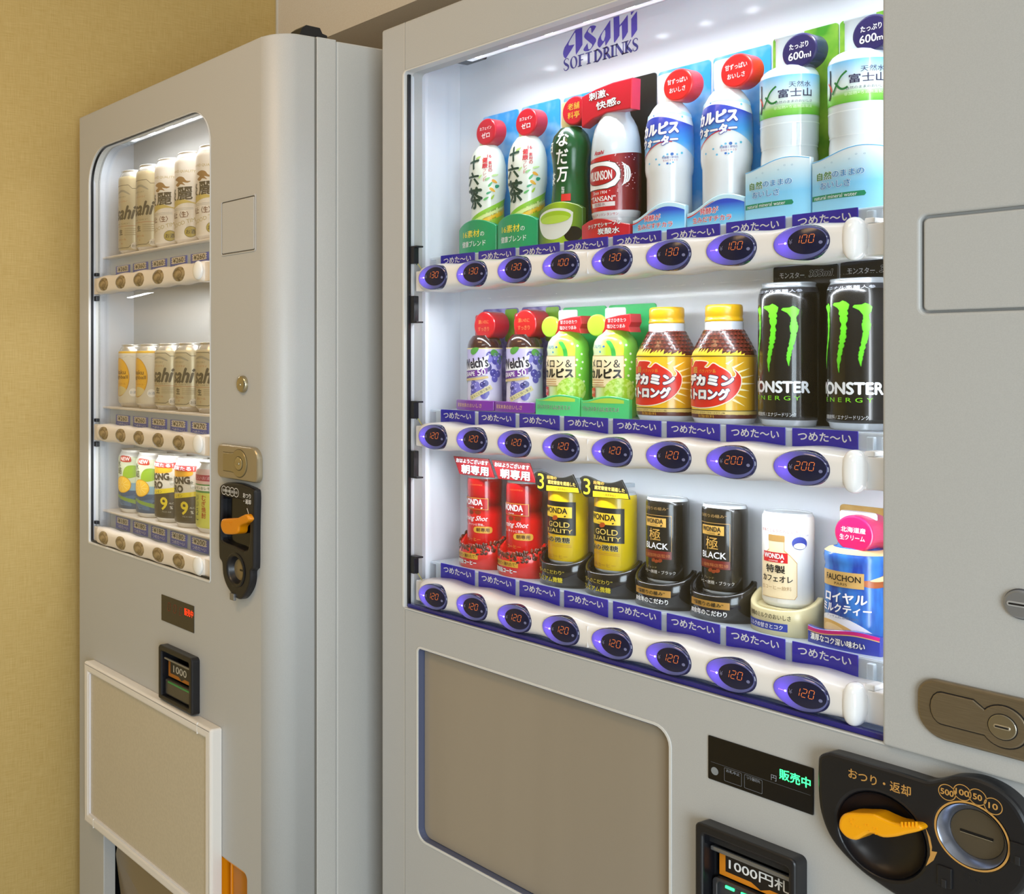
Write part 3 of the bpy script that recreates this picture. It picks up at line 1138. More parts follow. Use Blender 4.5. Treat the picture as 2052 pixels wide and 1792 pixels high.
# ------------------------------------------------------------------ display samples in the right-hand machine
GRP = ('sample bottles on the top shelf', 'sample bottles and cans on the middle shelf', 'sample cans on the bottom shelf')
YC = 1.2200
YB = BACKY - YC - 0.0003         # back panel, seen from a sample's own axis
SKYBLUE = noise_mat('printed_blue_sky', '#3aaaf5', '#cdebfd', 22, 0.3, 0.45, 0.70)
LEAFGREEN = noise_mat('printed_leaf_green', '#3c8f1e', '#a8cf4a', 30, 0.3, 0.35, 0.7)
GRAPE = noise_mat('printed_grapes', '#4a4796', '#a9a2d8', 60, 0.3, 0.35, 0.65)
TAN = noise_mat('printed_tan', '#b08a45', '#cda765', 40, 0.3, 0.4, 0.65)
RED = mat('#c3122f', 0.3, coat=0.3)
BRED = mat('#d81f26', 0.3, coat=0.3)
CLEARW = mat('#cfd8de', 0.12, coat=0.6)
SILVER = mat('#c9cacb', 0.3, metal=0.8)
K = mat('#121212', 0.35)
WH = mat('#f6f6f6', 0.4)
GOLD = mat('#d9a53a', 0.4)


def sample(name, label, cat, row, k, yc=YC):
    return thing(name, label, cat, (RX0 + k * RP, yc, RSH[row]), GRP[row])


def again(src, k, label):
    c = copy_tree(src)
    c.location.x = RX0 + k * RP
    c['label'] = label
    return c


def card(root, x0, x1, z1, m, z0=0.0, extra=None, r=0.004):
    YB = BACKY - root.location.y - 0.0003
    b = M()
    b.plate(rrect(x0, x1, z0, z1, r), YB - 0.0016, YB, m, c=0.0006)
    if extra:
        extra(b, Flat(YB - 0.0016))
    b.build('backing_card', root)


def disc(root, cx, cz, r, m, lines, tm, yf=-0.0125, name='cap_tag', rz=None, y1=None):
    b = M()
    b.plate(ell(cx, cz, r, rz or r, 48), yf, y1 or yf + 0.0215, m, c=0.0022)
    S = Flat(yf)
    for (s, dx, dz, h, wd) in lines:
        b.text(s, cx + dx, cz + dz, h, tm, S, w=wd, lay=1, bold=0.015)
    b.build(name, root)


def sign(root, outline, m, deco, yf=-0.0278, R=0.09, th=0.006, name='base_sign'):
    b = M()
    b.plate(outline, yf, yf + th, m, bend=R, c=0.001)
    if deco:
        deco(b, Bent(yf, R))
    b.build(name, root)


def arch(x0, x1, z0, ze, zt, n=14):
    top = [(x1 + (x0 - x1) * i / n, ze + (zt - ze) * sin(pi * i / n) ** 0.7) for i in range(n + 1)]
    return [(x0, z0), (x1, z0)] + top


def wavy(x0, x1, z0, zf, n=20):
    return [(x0, z0), (x1, z0)] + [(x1 + (x0 - x1) * i / n, zf(x1 + (x0 - x1) * i / n)) for i in range(n + 1)]


def band(S, z0, z1, half=None):
    """patch that runs round the front of a body"""
    h = half or S.rref * 2.6
    f0 = z0 if callable(z0) else (lambda s: z0)
    f1 = z1 if callable(z1) else (lambda s: z1)
    n = 40
    ss = [-h + 2 * h * i / n for i in range(n + 1)]
    return [(s, f0(s)) for s in ss] + [(s, f1(s)) for s in ss[::-1]]


def leaf(b, S, s, z, L, wd, rot, m, lay):
    pts = [(L / 2 * cos(a), wd / 2 * sin(a) * (1 - 0.35 * cos(a))) for a in [2 * pi * i / 16 for i in range(16)]]
    ca, sa = cos(rot), sin(rot)
    b.shape([(s + x * ca - y * sa, z + x * sa + y * ca) for x, y in pts], m, S, lay)


# --- top shelf: white blended tea
t = sample('tea_bottle', 'white tea bottle with round red tag, leftmost of the bottles on the top shelf', 'bottle', 0, 0, 1.2255)
prof = [(0.021, 0), (0.0228, 0.004), (0.0230, 0.06), (0.0226, 0.074), (0.0242, 0.084), (0.0260, 0.094), (0.0262, 0.118), (0.0255, 0.130), (0.0230, 0.143), (0.0190, 0.152), (0.0135, 0.159)]
b = M()
b.lathe(prof, mat('#e4ebe2', 0.3, coat=0.4))
S = Round(prof)
for (f0, f1, c, L) in ((0.028, 0.040, '#9ccf3c', 1), (0.040, 0.046, '#f2c327', 1), (0.046, 0.052, '#d9e79a', 1), (0.052, 0.058, '#8cc63a', 1)):
    b.shape(band(S, lambda s, f0=f0: f0 + 0.35 * s, lambda s, f1=f1: f1 + 0.42 * s), mat(c, 0.35), S, L)
DG = mat('#173f33', 0.4)
b.text('十', -0.002, 0.134, 0.0205, DG, S, w=0.0185, lay=3, bold=0.05, rot=0.1)
b.text('六', -0.003, 0.110, 0.0185, DG, S, w=0.0215, lay=3, bold=0.05)
b.text('茶', -0.001, 0.082, 0.0300, DG, S, w=0.0270, lay=3, bold=0.045)
b.vtext('健康', 0.0165, 0.139, 0.0075, RED, S, lay=3, bold=0.04)
b.vtext('ブレンド', 0.0165, 0.1225, 0.0042, RED, S, lay=3, bold=0.02)
b.text('16', 0.0230, 0.1412, 0.0050, RED, S, w=0.0062, lay=3, bold=0.02)
b.vtext('素材の', 0.0238, 0.1335, 0.0050, RED, S, lay=3, bold=0.02)
for (s, z, L, wd, r_, c) in ((0.020, 0.108, .008, .003, .5, '#8fce8a'), (0.024, 0.100, .009, .003, .9, '#57b06a'), (0.030, 0.104, .009, .004, -.5, '#e0a33a'), (0.027, 0.092, .010, .004, -.6, '#f0b52e'),
                             (0.022, 0.088, .008, .003, .4, '#3aa873'), (0.034, 0.097, .007, .005, .3, '#1f8f6e'), (0.018, 0.080, .009, .003, .5, '#63bf6b'), (0.010, 0.112, .007, .0025, .8, '#b8dd8a'),
                             (0.006, 0.140, .009, .003, .4, '#b5d97a'), (0.028, 0.082, .008, .003, 1.0, '#a8cf3f'), (0.031, 0.113, .010, .003, .2, '#bfe09a')):
    leaf(b, S, s, z, L, wd, r_, mat(c, 0.4), 3)
b.build('bottle', t)
b = M(); b.lathe([(0.0130, 0.1592), (0.0150, 0.166), (0.0150, 0.192), (0.0135, 0.194)], mat('#d7e3a2', 0.3), by=0.4); b.build('bottle_cap', t)
disc(t, 0.0085, 0.178, 0.0191, RED, [('カフェイン', 0, 0.0052, 0.0046, 0.0225), ('ゼロ', 0, -0.0050, 0.0076, 0.0155)], WH)
card(t, -0.034, 0.034, 0.2105, SKYBLUE)
SG = mat('#129a63', 0.3, coat=0.4)
sign(t, arch(-0.0362, 0.0362, -0.001, 0.039, 0.0505), SG,
     lambda b, S: (b.text('16素材', -0.006, 0.0305, 0.0105, mat('#f0dc3c', 0.4), S, w=0.034, lay=1, bold=0.01), b.text('の', 0.0155, 0.029, 0.006, WH, S, lay=1),
                   b.text('健康ブレンド', -0.002, 0.0160, 0.0088, WH, S, w=0.046, lay=1, bold=0.005)))
again(t, 1, 'white tea bottle with round red tag, right beside the dark green bottle')

# --- green tea
t = sample('green_tea_bottle', 'dark green tea bottle with white characters above a sign picturing a cup of green tea', 'bottle', 0, 2, 1.2255)
prof = [(0.0225, 0), (0.0250, 0.004), (0.0250, 0.055), (0.0235, 0.075), (0.0222, 0.095), (0.0232, 0.112), (0.0252, 0.126), (0.0250, 0.136), (0.0215, 0.148), (0.0135, 0.158)]
b = M()
b.lathe(prof, noise_mat('printed_deep_green', '#0a3d20', '#15713a', 18, 0.2, 0.35, 0.7, stretch=(1, 1, 0.4)))
S = Round(prof)
for i, c in enumerate('なだ万'):
    b.text(c, 0.006 - 0.0005 * i, 0.141 - 0.0235 * i, 0.0190, WH, S, w=0.0165, lay=2, bold=0.03, rot=-0.05)
b.text('日', -0.0150, 0.132, 0.013, WH, S, w=0.010, lay=2, bold=0.02)
b.text('茶', -0.0140, 0.090, 0.017, WH, S, w=0.012, lay=2, bold=0.02)
b.vtext('監修', 0.007, 0.0775, 0.0045, WH, S, lay=2)
b.shape(rrect(0.005, 0.0175, 0.058, 0.0675), mat('#d3201f', 0.4), S, 2)
b.text('うの旨み', 0.006, 0.053, 0.0055, WH, S, w=0.024, lay=2)
b.text('茶葉100%', 0.008, 0.0465, 0.0040, WH, S, w=0.024, lay=2)
b.build('bottle', t)
b = M(); b.lathe([(0.0130, 0.1592), (0.0150, 0.166), (0.0150, 0.192), (0.0135, 0.194)], mat('#d7c48a', 0.3), by=0.4); b.build('bottle_cap', t)
disc(t, 0.0150, 0.178, 0.0191, RED, [('老舗', 0, 0.0058, 0.0090, 0.0190), ('料亭', 0, -0.0058, 0.0090, 0.0190)], GOLD)
card(t, -0.034, 0.034, 0.2085, SKYBLUE)
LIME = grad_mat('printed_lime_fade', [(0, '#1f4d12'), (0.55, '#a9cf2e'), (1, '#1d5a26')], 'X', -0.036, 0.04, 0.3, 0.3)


def cupdeco(b, S):
    bowl = [(-0.0345 + 0.029 * (1 - cos(pi * i / 20)), 0.030 - 0.030 * sin(pi * i / 20) ** 0.8) for i in range(21)]
    b.shape([(x + 0.001, z + 0.008) for x, z in bowl] + [(0.0245, 0.042)] + [(-0.004 + 0.0290 * cos(a), 0.039 + 0.0105 * sin(a)) for a in [pi * i / 12 for i in range(13)]], mat('#e6ebe4', 0.25), S, 2)
    b.shape(ell(-0.0045, 0.0375, 0.0265, 0.0085, 32), mat('#a4cc2c', 0.3), S, 3)
    b.shape(ell(-0.0045, 0.0345, 0.0245, 0.0055, 32), mat('#b9dc4c', 0.3), S, 4)
    b.shape(ell(0.024, 0.013, 0.012, 0.010, 24), K, S, 1)


sign(t, arch(-0.0362, 0.0362, -0.001, 0.046, 0.0575), LIME, cupdeco)

# --- sparkling water
t = sample('sparkling_water_bottle', 'clear and red sparkling water bottle under a wide red banner', 'bottle', 0, 3, 1.2210)
prof = [(0.0235, 0), (0.0255, 0.006), (0.0262, 0.026), (0.0285, 0.034), (0.0298, 0.050), (0.0300, 0.104), (0.0296, 0.116), (0.0282, 0.130), (0.0255, 0.143), (0.0215, 0.152), (0.0180, 0.158), (0.0165, 0.164), (0.0165, 0.180)]
b = M()
b.lathe(prof, CLEARW)
S = Round(prof)
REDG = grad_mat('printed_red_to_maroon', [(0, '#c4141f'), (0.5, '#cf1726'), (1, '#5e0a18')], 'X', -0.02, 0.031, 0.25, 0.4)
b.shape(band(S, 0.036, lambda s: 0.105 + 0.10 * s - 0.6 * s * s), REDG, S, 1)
b.shape(band(S, 0.0275, 0.0355), mat('#d9dcdf', 0.35), S, 1)
b.shape(band(S, 0.0, 0.0272), mat('#c9d0d4', 0.15), S, 1)
b.text('ウィルキンソン タンサン', 0.002, 0.0315, 0.0038, RED, S, w=0.042, lay=2, bold=0.02)
lab = [(-0.028, 0.064), (0.010, 0.064), (0.019, 0.067), (0.024, 0.074), (0.025, 0.081), (0.024, 0.088), (0.019, 0.095), (0.010, 0.098), (-0.028, 0.098)]
b.shape(offset(ccw(lab), 0.0009), K, S, 2)
b.shape(ccw(lab), WH, S, 3)
b.shape(ell(-0.002, 0.081, 0.0225, 0.0125, 40), K, S, 4)
b.shape(ell(-0.002, 0.081, 0.0217, 0.0118, 40), mat('#b5121f', 0.35), S, 5)
b.text('WILKINSON', -0.002, 0.081, 0.0115, WH, S, w=0.035, lay=6, bold=0.04)
for k in range(3):
    x = 0.0265 + 0.0038 * k
    pts = [(x + 0.0045 * cos(a) - 0.001 * k, 0.081 + (0.0145 - 0.002 * k) * sin(a)) for a in [-pi / 2 + pi * i / 14 for i in range(15)]]
    b.stroke(pts, [0.0006 + 0.0018 * sin(pi * i / 14) for i in range(15)], WH, S, 3)
b.text('Asahi', -0.002, 0.1105, 0.0050, RED, S, w=0.0155, lay=2, bold=0.04, shear=0.3)
b.text('Since 1904', -0.001, 0.0595, 0.0040, WH, S, w=0.021, lay=2, bold=0.02)
b.text('“TANSAN”', 0.001, 0.0515, 0.0062, WH, S, w=0.037, lay=2, bold=0.02)
b.shape(rrect(-0.016, 0.019, 0.0415, 0.0470), mat('#e6dcdc', 0.4), S, 2)
b.text('炭酸水', -0.001, 0.0443, 0.0045, mat('#9a5a62', 0.4), S, w=0.017, lay=3)
rnd = random.Random(3)
for k in range(46):
    s, z = rnd.uniform(0.012, 0.045), rnd.uniform(0.058, 0.106)
    b.shape(ell(s, z, 0.0005 + 0.0004 * rnd.random(), 0.0006, 8), mat('#f0c9cc', 0.4), S, 2)
b.build('bottle', t)
b = M()
tilt = 0.10
bn = [(-0.0375, 0.150), (-0.020, 0.158), (0.000, 0.162), (0.0375, 0.160), (0.0385, 0.1985), (0.010, 0.1985), (-0.015, 0.1955), (-0.0375, 0.1900)]
b.plate(bn, -0.0195, -0.003, RED, c=0.0015)
S = Flat(-0.0195)
b.text('刺激、', -0.010, 0.1872, 0.0100, WH, S, w=0.030, lay=1, bold=0.03, outline=K, rot=0.04)
b.text('快感。', 0.004, 0.1735, 0.0100, WH, S, w=0.036, lay=1, bold=0.03, outline=K, rot=0.04)
b.build('banner_tag', t)
card(t, -0.036, 0.036, 0.2120, K)
BW = lambda x: 0.0215 + 0.006 * sin(pi * (x + 0.036) / 0.055)
sign(t, wavy(-0.0362, 0.0362, -0.001, BW), mat('#c4142a', 0.3, coat=0.4),
     lambda b, S: (b.text('クリアでシャープな', 0.002, 0.0190, 0.0056, WH, S, w=0.048, lay=1, bold=0.03, outline=K, rot=0.06),
                   b.text('炭酸水', 0.010, 0.0105, 0.0078, WH, S, w=0.030, lay=1, bold=0.03, outline=K)))

# --- milky soft drink, two of them
t = sample('lactic_drink_bottle', 'blue and white milky drink bottle with round red tag, beside the sparkling water bottle', 'bottle', 0, 4, 1.2235)
prof = [(0.0225, 0), (0.0250, 0.004), (0.0252, 0.070), (0.0262, 0.074), (0.0270, 0.080), (0.0270, 0.118), (0.0262, 0.132), (0.0235, 0.146), (0.0185, 0.155), (0.0145, 0.160)]
b = M()
b.lathe(prof, mat('#eceff2', 0.25, coat=0.4))
S = Round(prof)
wv = lambda s: 0.1000 + 0.011 * sin((s + 0.012) * 62)
BLF = grad_mat('printed_blue_fade', [(0, '#a9e2f8'), (0.45, '#4aa3ea'), (1, '#2b3fb4')], 'Z', 0.092, 0.132, 0.3, 0.4)
b.shape(band(S, wv, lambda s: 0.136 + 0.006 * sin((s + 0.028) * 60)), BLF, S, 1)
b.shape(band(S, lambda s: wv(s) - 0.0013, wv, 0.020), BRED, S, 2)
b.shape(band(S, lambda s: 0.1425 + 0.003 * sin((s + 0.02) * 60), lambda s: 0.1465 + 0.002 * sin((s + 0.02) * 60)), mat('#b9e2f5', 0.3), S, 1)
b.text('カルピス', 0.003, 0.1265, 0.0135, WH, S, w=0.047, lay=3, bold=0.09, outline=mat('#2b3fae', 0.4), obold=0.15, rot=0.03, shear=0.08)
b.text('ウォーター', 0.003, 0.1115, 0.0105, WH, S, w=0.046, lay=3, bold=0.09, outline=mat('#2b3fae', 0.4), obold=0.15, rot=0.03, shear=0.08)
for (s, z, r_, c) in ((0.020, 0.0945, .0018, '#2b68b8'), (0.015, 0.0945, .0012, '#63b7dd'), (0.0255, 0.0940, .0011, '#63b7dd'), (0.011, 0.0925, .0010, '#63b7dd'), (0.015, 0.0835, .0013, '#2b68b8'), (0.018, 0.083, .0010, '#63b7dd'),
                      (0.021, 0.0845, .0010, '#63b7dd'), (0.031, 0.0955, .0014, '#5bbfd8'), (0.002, 0.090, .0012, '#63b7dd'), (0.006, 0.083, .0012, '#63b7dd'), (-0.008, 0.086, .0012, '#63b7dd'), (0.033, 0.1395, .0014, '#63b7dd'), (-0.004, 0.144, .001, '#3a86dd')):
    b.shape(ell(s, z, r_, r_, 14), mat(c, 0.4), S, 2)
b.text('乳酸菌と酵母の', 0.018, 0.0908, 0.0028, mat('#3b4c9c', 0.4), S, w=0.018, lay=2)
b.text('生みだすチカラ', 0.018, 0.0872, 0.0026, mat('#b0506a', 0.4), S, w=0.016, lay=2)
b.build('bottle', t)
b = M(); b.lathe([(0.0140, 0.1602), (0.0155, 0.1670), (0.0155, 0.195), (0.0140, 0.197)], WH, by=0.4); b.build('bottle_cap', t)
disc(t, 0.0200, 0.1782, 0.0195, BRED, [('甘ずっぱい', 0, 0.0050, 0.0064, 0.0265), ('おいしさ', 0, -0.0055, 0.0060, 0.0210)], WH)
card(t, -0.0355, 0.0355, 0.2105, SKYBLUE)


def calsign(b, S):
    f = lambda x: 0.0275 + 0.0085 * sin((x + 0.010) * 62)
    b.shape(wavy(-0.0355, 0.0355, -0.0005, lambda x: f(x) - 0.0045), BLS, S, 1)
    b.stroke([(x, f(x) - 0.0036) for x in [-0.0355 + 0.0035 * i for i in range(12)]], [0.0016 - 0.0001 * i for i in range(12)], BRED, S, 2)
    b.text('発酵が', -0.003, 0.0195, 0.0074, mat('#d12a4a', 0.4), S, w=0.023, lay=3, bold=0.015, outline=WH, obold=0.07)
    b.text('生みだすチカラ', -0.001, 0.0100, 0.0066, mat('#d12a4a', 0.4), S, w=0.048, lay=3, bold=0.015, outline=WH, obold=0.07)


BLS = grad_mat('printed_blue_base', [(0, '#8fd8f5'), (0.45, '#55b7ee'), (1, '#2a4cc4')], 'Z', 0.004, 0.027, 0.3, 0.4)
sign(t, wavy(-0.0362, 0.0362, -0.001, lambda x: 0.0285 + 0.0085 * sin((x + 0.010) * 62)), mat('#c4e9f8', 0.3, coat=0.4), calsign)
again(t, 5, 'blue and white milky drink bottle with round red tag, beside the first clear water bottle')

# --- mineral water, two of them
t = sample('water_bottle', 'clear mineral water bottle with navy tag, second from the right on the top shelf', 'bottle', 0, 6, 1.2225)
prof = [(0.0245, 0), (0.0275, 0.005), (0.0278, 0.070), (0.0268, 0.078), (0.0282, 0.086), (0.0284, 0.108), (0.0286, 0.112), (0.0286, 0.157), (0.0280, 0.1600), (0.0258, 0.1640), (0.0215, 0.1675), (0.0150, 0.1702)]
b = M()
b.lathe(prof, mat('#dbe5ea', 0.08, coat=0.7))
S = Round(prof)
for z in (0.079, 0.104):
    b.shape(band(S, z, z + 0.0012), mat('#e9f1f5', 0.15), S, 1)
SKYL = grad_mat('printed_sky_label', [(0, '#5fb535'), (0.20, '#8ccf57'), (0.34, '#e4f4ec'), (0.60, '#d9eefa'), (1, '#74c4f4')], 'Z', 0.112, 0.157, 0.25, 0.5)
b.shape(band(S, 0.1125, 0.1565), SKYL, S, 1)
NV = mat('#1f1b4a', 0.4)
b.text('天然水', 0.026, 0.1455, 0.0062, NV, S, w=0.022, lay=3)
b.text('富士山', 0.0215, 0.1365, 0.0092, NV, S, w=0.033, lay=3, bold=0.015)
b.text('自然のままのおいしさ', 0.0205, 0.1272, 0.0030, mat('#33405c', 0.4), S, w=0.036, lay=3)
b.text('非加熱×ろ過無菌製法', 0.0195, 0.1215, 0.0034, mat('#e4f2d5', 0.4), S, w=0.038, lay=3)
GB = mat('#137a36', 0.4)
b.stroke(smooth_loop([(-0.010, 0.136), (-0.004, 0.129), (0.000, 0.1275), (0.004, 0.129)], 5, False), [0.0022] * 16, GB, S, 3)
b.stroke(smooth_loop([(0.003, 0.1455), (-0.0035, 0.140), (-0.010, 0.129), (-0.013, 0.124)], 5, False), [0.0020] * 16, GB, S, 3)
b.stroke([(-0.0170, 0.150), (-0.0165, 0.124), (-0.019, 0.119)], 0.0026, K, S, 3)
b.stroke([(-0.020, 0.137), (-0.015, 0.131), (-0.014, 0.127)], 0.0018, mat('#d6472c', 0.4), S, 4)
b.build('bottle', t)
b = M(); b.lathe([(0.0150, 0.1706), (0.0150, 0.203), (0.0160, 0.2035), (0.0160, 0.2085), (0.0145, 0.210)], mat('#dbe8ee', 0.3), by=0.4); b.build('bottle_cap', t)
disc(t, 0.0180, 0.1832, 0.0190, mat('#231f55', 0.25, coat=0.4), [('たっぷり', 0, 0.0055, 0.0062, 0.0205), ('600', -0.003, -0.0052, 0.0082, 0.0165), ('ml', 0.0095, -0.0066, 0.0056, 0.0072)], WH)
card(t, -0.0365, 0.0365, 0.2150, LEAFGREEN)
WBL = grad_mat('printed_water_fade', [(0, '#9fe2fb'), (0.45, '#86d2f9'), (0.78, '#c9eafa'), (1, '#f0f9fd')], 'Z', 0.0, 0.066, 0.25, 0.5)
wf = lambda x: 0.0625 + 0.0052 * sin((x + 0.010) * 62)


def watsign(b, S):
    b.stroke([(x, wf(x) - 0.0010) for x in [-0.0358 + 0.00358 * i for i in range(21)]], 0.0010, mat('#5db6ea', 0.3), S, 1)
    b.text('自然', -0.0205, 0.0400, 0.0080, GB, S, w=0.017, lay=2, bold=0.02, outline=WH)
    b.text('のままの', 0.0045, 0.0405, 0.0066, mat('#2a8fd0', 0.4), S, w=0.031, lay=2, bold=0.02, outline=WH)
    b.text('おいしさ', -0.009, 0.0300, 0.0070, mat('#2a8fd0', 0.4), S, w=0.032, lay=2, bold=0.02, outline=WH)
    b.shape([(-0.0355, 0.0150), (0.020, 0.0150), (0.0215, 0.0170), (0.020, 0.0202), (-0.0355, 0.0202)], mat('#12875f', 0.4), S, 1)
    b.text('natural mineral water', -0.0095, 0.0177, 0.0040, WH, S, w=0.046, lay=2, bold=0.03)
    for (x, z) in ((0.0125, 0.058), (0.020, 0.0575), (-0.012, 0.053), (0.006, 0.054), (-0.020, 0.049)):
        b.ring(x, z, 0.0010, 0.0008, 0.0003, mat('#7fa9c4', 0.4), S, 1, 12)


sign(t, wavy(-0.0366, 0.0366, -0.001, wf), WBL, watsign, yf=-0.030)
again(t, 7, 'clear mineral water bottle with navy tag, rightmost on the top shelf')

# --- middle shelf: grape juice, two of them
t = sample('grape_juice_bottle', 'grape juice bottle with round red cap tag, first from the left on the middle shelf', 'bottle', 1, 0)
prof = [(0.0215, 0), (0.0240, 0.004), (0.0242, 0.014), (0.0236, 0.060), (0.0243, 0.085), (0.0243, 0.0905), (0.0240, 0.095), (0.0222, 0.101), (0.0190, 0.106), (0.0165, 0.109)]
b = M()
b.lathe(prof, mat('#3a1f1c', 0.12, coat=0.6))
S = Round(prof)
b.shape(band(S, 0.010, 0.0905), grad_mat('printed_lilac_fade', [(0, '#e9e6f4'), (0.45, '#d9d3ee'), (1, '#b7aede')], 'Z', 0.01, 0.09, 0.3, 0.4), S, 1)
b.shape(band(S, 0.0892, 0.0908), mat('#d8c88a', 0.4), S, 2)
rnd = random.Random(5)
PU = [mat(c, 0.3) for c in ('#4b489e', '#5f5cb4', '#3a3888', '#7d79c8')]


def berries(x0, x1, z0, z1, n, r0, r1, lay):
    for k in range(n):
        s, z, r_ = rnd.uniform(x0, x1), rnd.uniform(z0, z1), rnd.uniform(r0, r1)
        b.shape(ell(s, z, r_, r_ * 1.05, 18), PU[k % 4], S, lay + (k % 2))
        b.shape(ell(s - r_ * 0.3, z + r_ * 0.35, r_ * 0.22, r_ * 0.2, 8), mat('#b5b2e6', 0.3), S, lay + 2)


berries(0.022, 0.042, 0.046, 0.082, 14, 0.0046, 0.0062, 2)
for (s, z, r_) in ((0.004, 0.087, 0.5), (0.034, 0.083, -0.4), (0.044, 0.074, 0.8), (-0.016, 0.045, 0.6)):
    leaf(b, S, s, z, 0.015, 0.009, r_, mat('#4f9140', 0.4), 3)
b.shape(smooth_loop([(-0.024, 0.066), (-0.002, 0.070), (0.016, 0.076), (0.024, 0.0805), (0.0225, 0.072), (0.025, 0.064), (0.010, 0.060), (-0.024, 0.058)], 4), mat('#f3f2f6', 0.35), S, 7)
b.text('Welch’s', 0.0035, 0.0690, 0.0140, mat('#17162e', 0.4), S, w=0.039, lay=8, bold=0.05, rot=0.12)
b.shape([(-0.026, 0.0455), (0.006, 0.0495), (0.0225, 0.054), (0.0225, 0.0625), (0.006, 0.0585), (-0.026, 0.0570)], mat('#6d2f96', 0.35), S, 7)
b.text('GRAPE', -0.0055, 0.0530, 0.0062, WH, S, w=0.021, lay=8, bold=0.02, rot=0.10)
b.text('50', 0.0142, 0.0560, 0.0090, WH, S, w=0.0110, lay=8, bold=0.02, rot=0.10)
b.stroke([(-0.022, 0.0440), (0.008, 0.0462), (0.0235, 0.0490)], 0.0034, mat('#cbb47a', 0.4), S, 7)
berries(0.001, 0.021, 0.022, 0.041, 15, 0.0040, 0.0054, 3)
b.stroke([(-0.002, 0.018), (0.028, 0.035)], 0.0066, mat('#d8cf9a', 0.4), S, 7)
b.text('まるごと搾り果汁', 0.013, 0.0266, 0.0038, mat('#2b2440', 0.4), S, w=0.030, lay=8, rot=0.52, bold=0.02)
b.text('つぶ', -0.008, 0.0150, 0.0060, mat('#b9a6d0', 0.4), S, w=0.014, lay=3)
b.build('bottle', t)
b = M(); b.lathe([(0.0175, 0.107), (0.0175, 0.137), (0.0160, 0.139)], mat('#a5121f', 0.25, coat=0.4), by=0.4); b.build('bottle_cap', t)
disc(t, 0.0095, 0.1235, 0.0202, mat('#b40d1d', 0.25, coat=0.5), [('濃いのに', -0.001, 0.0050, 0.0058, 0.0200), ('すっきり', -0.001, -0.0052, 0.0060, 0.0210)], mat('#c9783c', 0.4), yf=-0.0110, y1=0.018)


def gcard(b, S):
    b.shape(rrect(0.010, 0.033, 0.10, 0.1475, 0.003), LEAFGREEN, S, 1)


card(t, -0.034, 0.034, 0.1490, GRAPE, extra=gcard)
sign(t, rrect(-0.0364, 0.0364, 0.0005, 0.0152, 0.002), mat('#7a2c9c', 0.3, coat=0.5),
     lambda b, S: b.text('果実本来のおいしさ', -0.006, 0.0078, 0.0062, mat('#d3a98c', 0.4), S, w=0.050, lay=1, bold=0.015), yf=-0.0275)
again(t, 1, 'grape juice bottle with round red cap tag, second from the left on the middle shelf')

# --- melon drink, two of them
t = sample('melon_drink_bottle', 'pale green melon drink bottle with small red ribbon, next to the grape juice bottles', 'bottle', 1, 2)
prof = [(0.0225, 0), (0.0255, 0.004), (0.0268, 0.010), (0.0268, 0.072), (0.0260, 0.082), (0.0268, 0.088), (0.0250, 0.097), (0.0205, 0.104), (0.0170, 0.107), (0.0165, 0.112)]
b = M()
b.lathe(prof, grad_mat('printed_melon_fade', [(0, '#e9f4d0'), (0.42, '#dff0c0'), (0.62, '#c4e23c'), (1, '#7fd04a')], 'X', -0.027, 0.027, 0.25, 0.5))
S = Round(prof)
b.shape(smooth_loop([(0.012, 0.096), (0.018, 0.086), (0.020, 0.070), (0.026, 0.070), (0.028, 0.088), (0.024, 0.098)], 4), mat('#f3da2c', 0.35), S, 1)
b.shape(smooth_loop([(0.006, 0.097), (0.012, 0.088), (0.014, 0.076), (0.018, 0.076), (0.017, 0.088), (0.012, 0.097)], 4), mat('#3cb34a', 0.35), S, 2)
b.shape(band(S, lambda s: 0.074 + 0.1 * s, lambda s: 0.077 + 0.1 * s, 0.012), mat('#a9dcec', 0.3), S, 1)
b.text('CALPIS', -0.0075, 0.0905, 0.0042, mat('#3b7fb4', 0.4), S, w=0.015, lay=2, rot=-0.02)
b.shape(ell(0.0035, 0.0903, 0.0016, 0.0013, 14), mat('#2b68b8', 0.4), S, 2)
b.shape(ell(-0.002, 0.0835, 0.0012, 0.0014, 14), mat('#2b9fd8', 0.4), S, 2)
b.shape(rrect(-0.024, 0.0285, 0.0385, 0.0790), mat('#b99a4f', 0.4), S, 2)
b.shape(rrect(-0.024, 0.0275, 0.0395, 0.0780), mat('#f0e0b4', 0.4), S, 3)
b.text('メロン＆', 0.0025, 0.0685, 0.0100, K, S, w=0.041, lay=4, bold=0.02)
b.text('カルピス', 0.0025, 0.0560, 0.0115, K, S, w=0.0445, lay=4, bold=0.07)
for z in (0.0475, 0.0445, 0.0415):
    b.stroke([(-0.020, z), (0.004, z)], 0.0009, mat('#c58a4c', 0.4), S, 4)
MEL = noise_mat('printed_melon_net', '#a2d032', '#c9e67c', 200, 0.35, 0.45, 0.55)
b.shape(ell(0.0240, 0.0340, 0.0190, 0.0165, 36), MEL, S, 5)
b.shape(rrect(-0.0235, -0.0100, 0.026, 0.0375), mat('#d2322c', 0.4), S, 4)
b.text('果汁', -0.0150, 0.0320, 0.0045, WH, S, lay=5)
for (s, z) in ((0.030, 0.0735), (0.0285, 0.0665), (0.037, 0.081), (0.031, 0.092), (0.036, 0.062), (0.0335, 0.0535), (0.040, 0.045), (0.024, 0.0945), (0.038, 0.0705)):
    b.shape(ell(s, z, 0.0016, 0.0016, 14), mat('#f5fbe6', 0.3), S, 3)
b.build('bottle', t)
b = M(); b.lathe([(0.0150, 0.1125), (0.0150, 0.138), (0.0138, 0.140)], WH, by=0.4); b.build('bottle_cap', t)
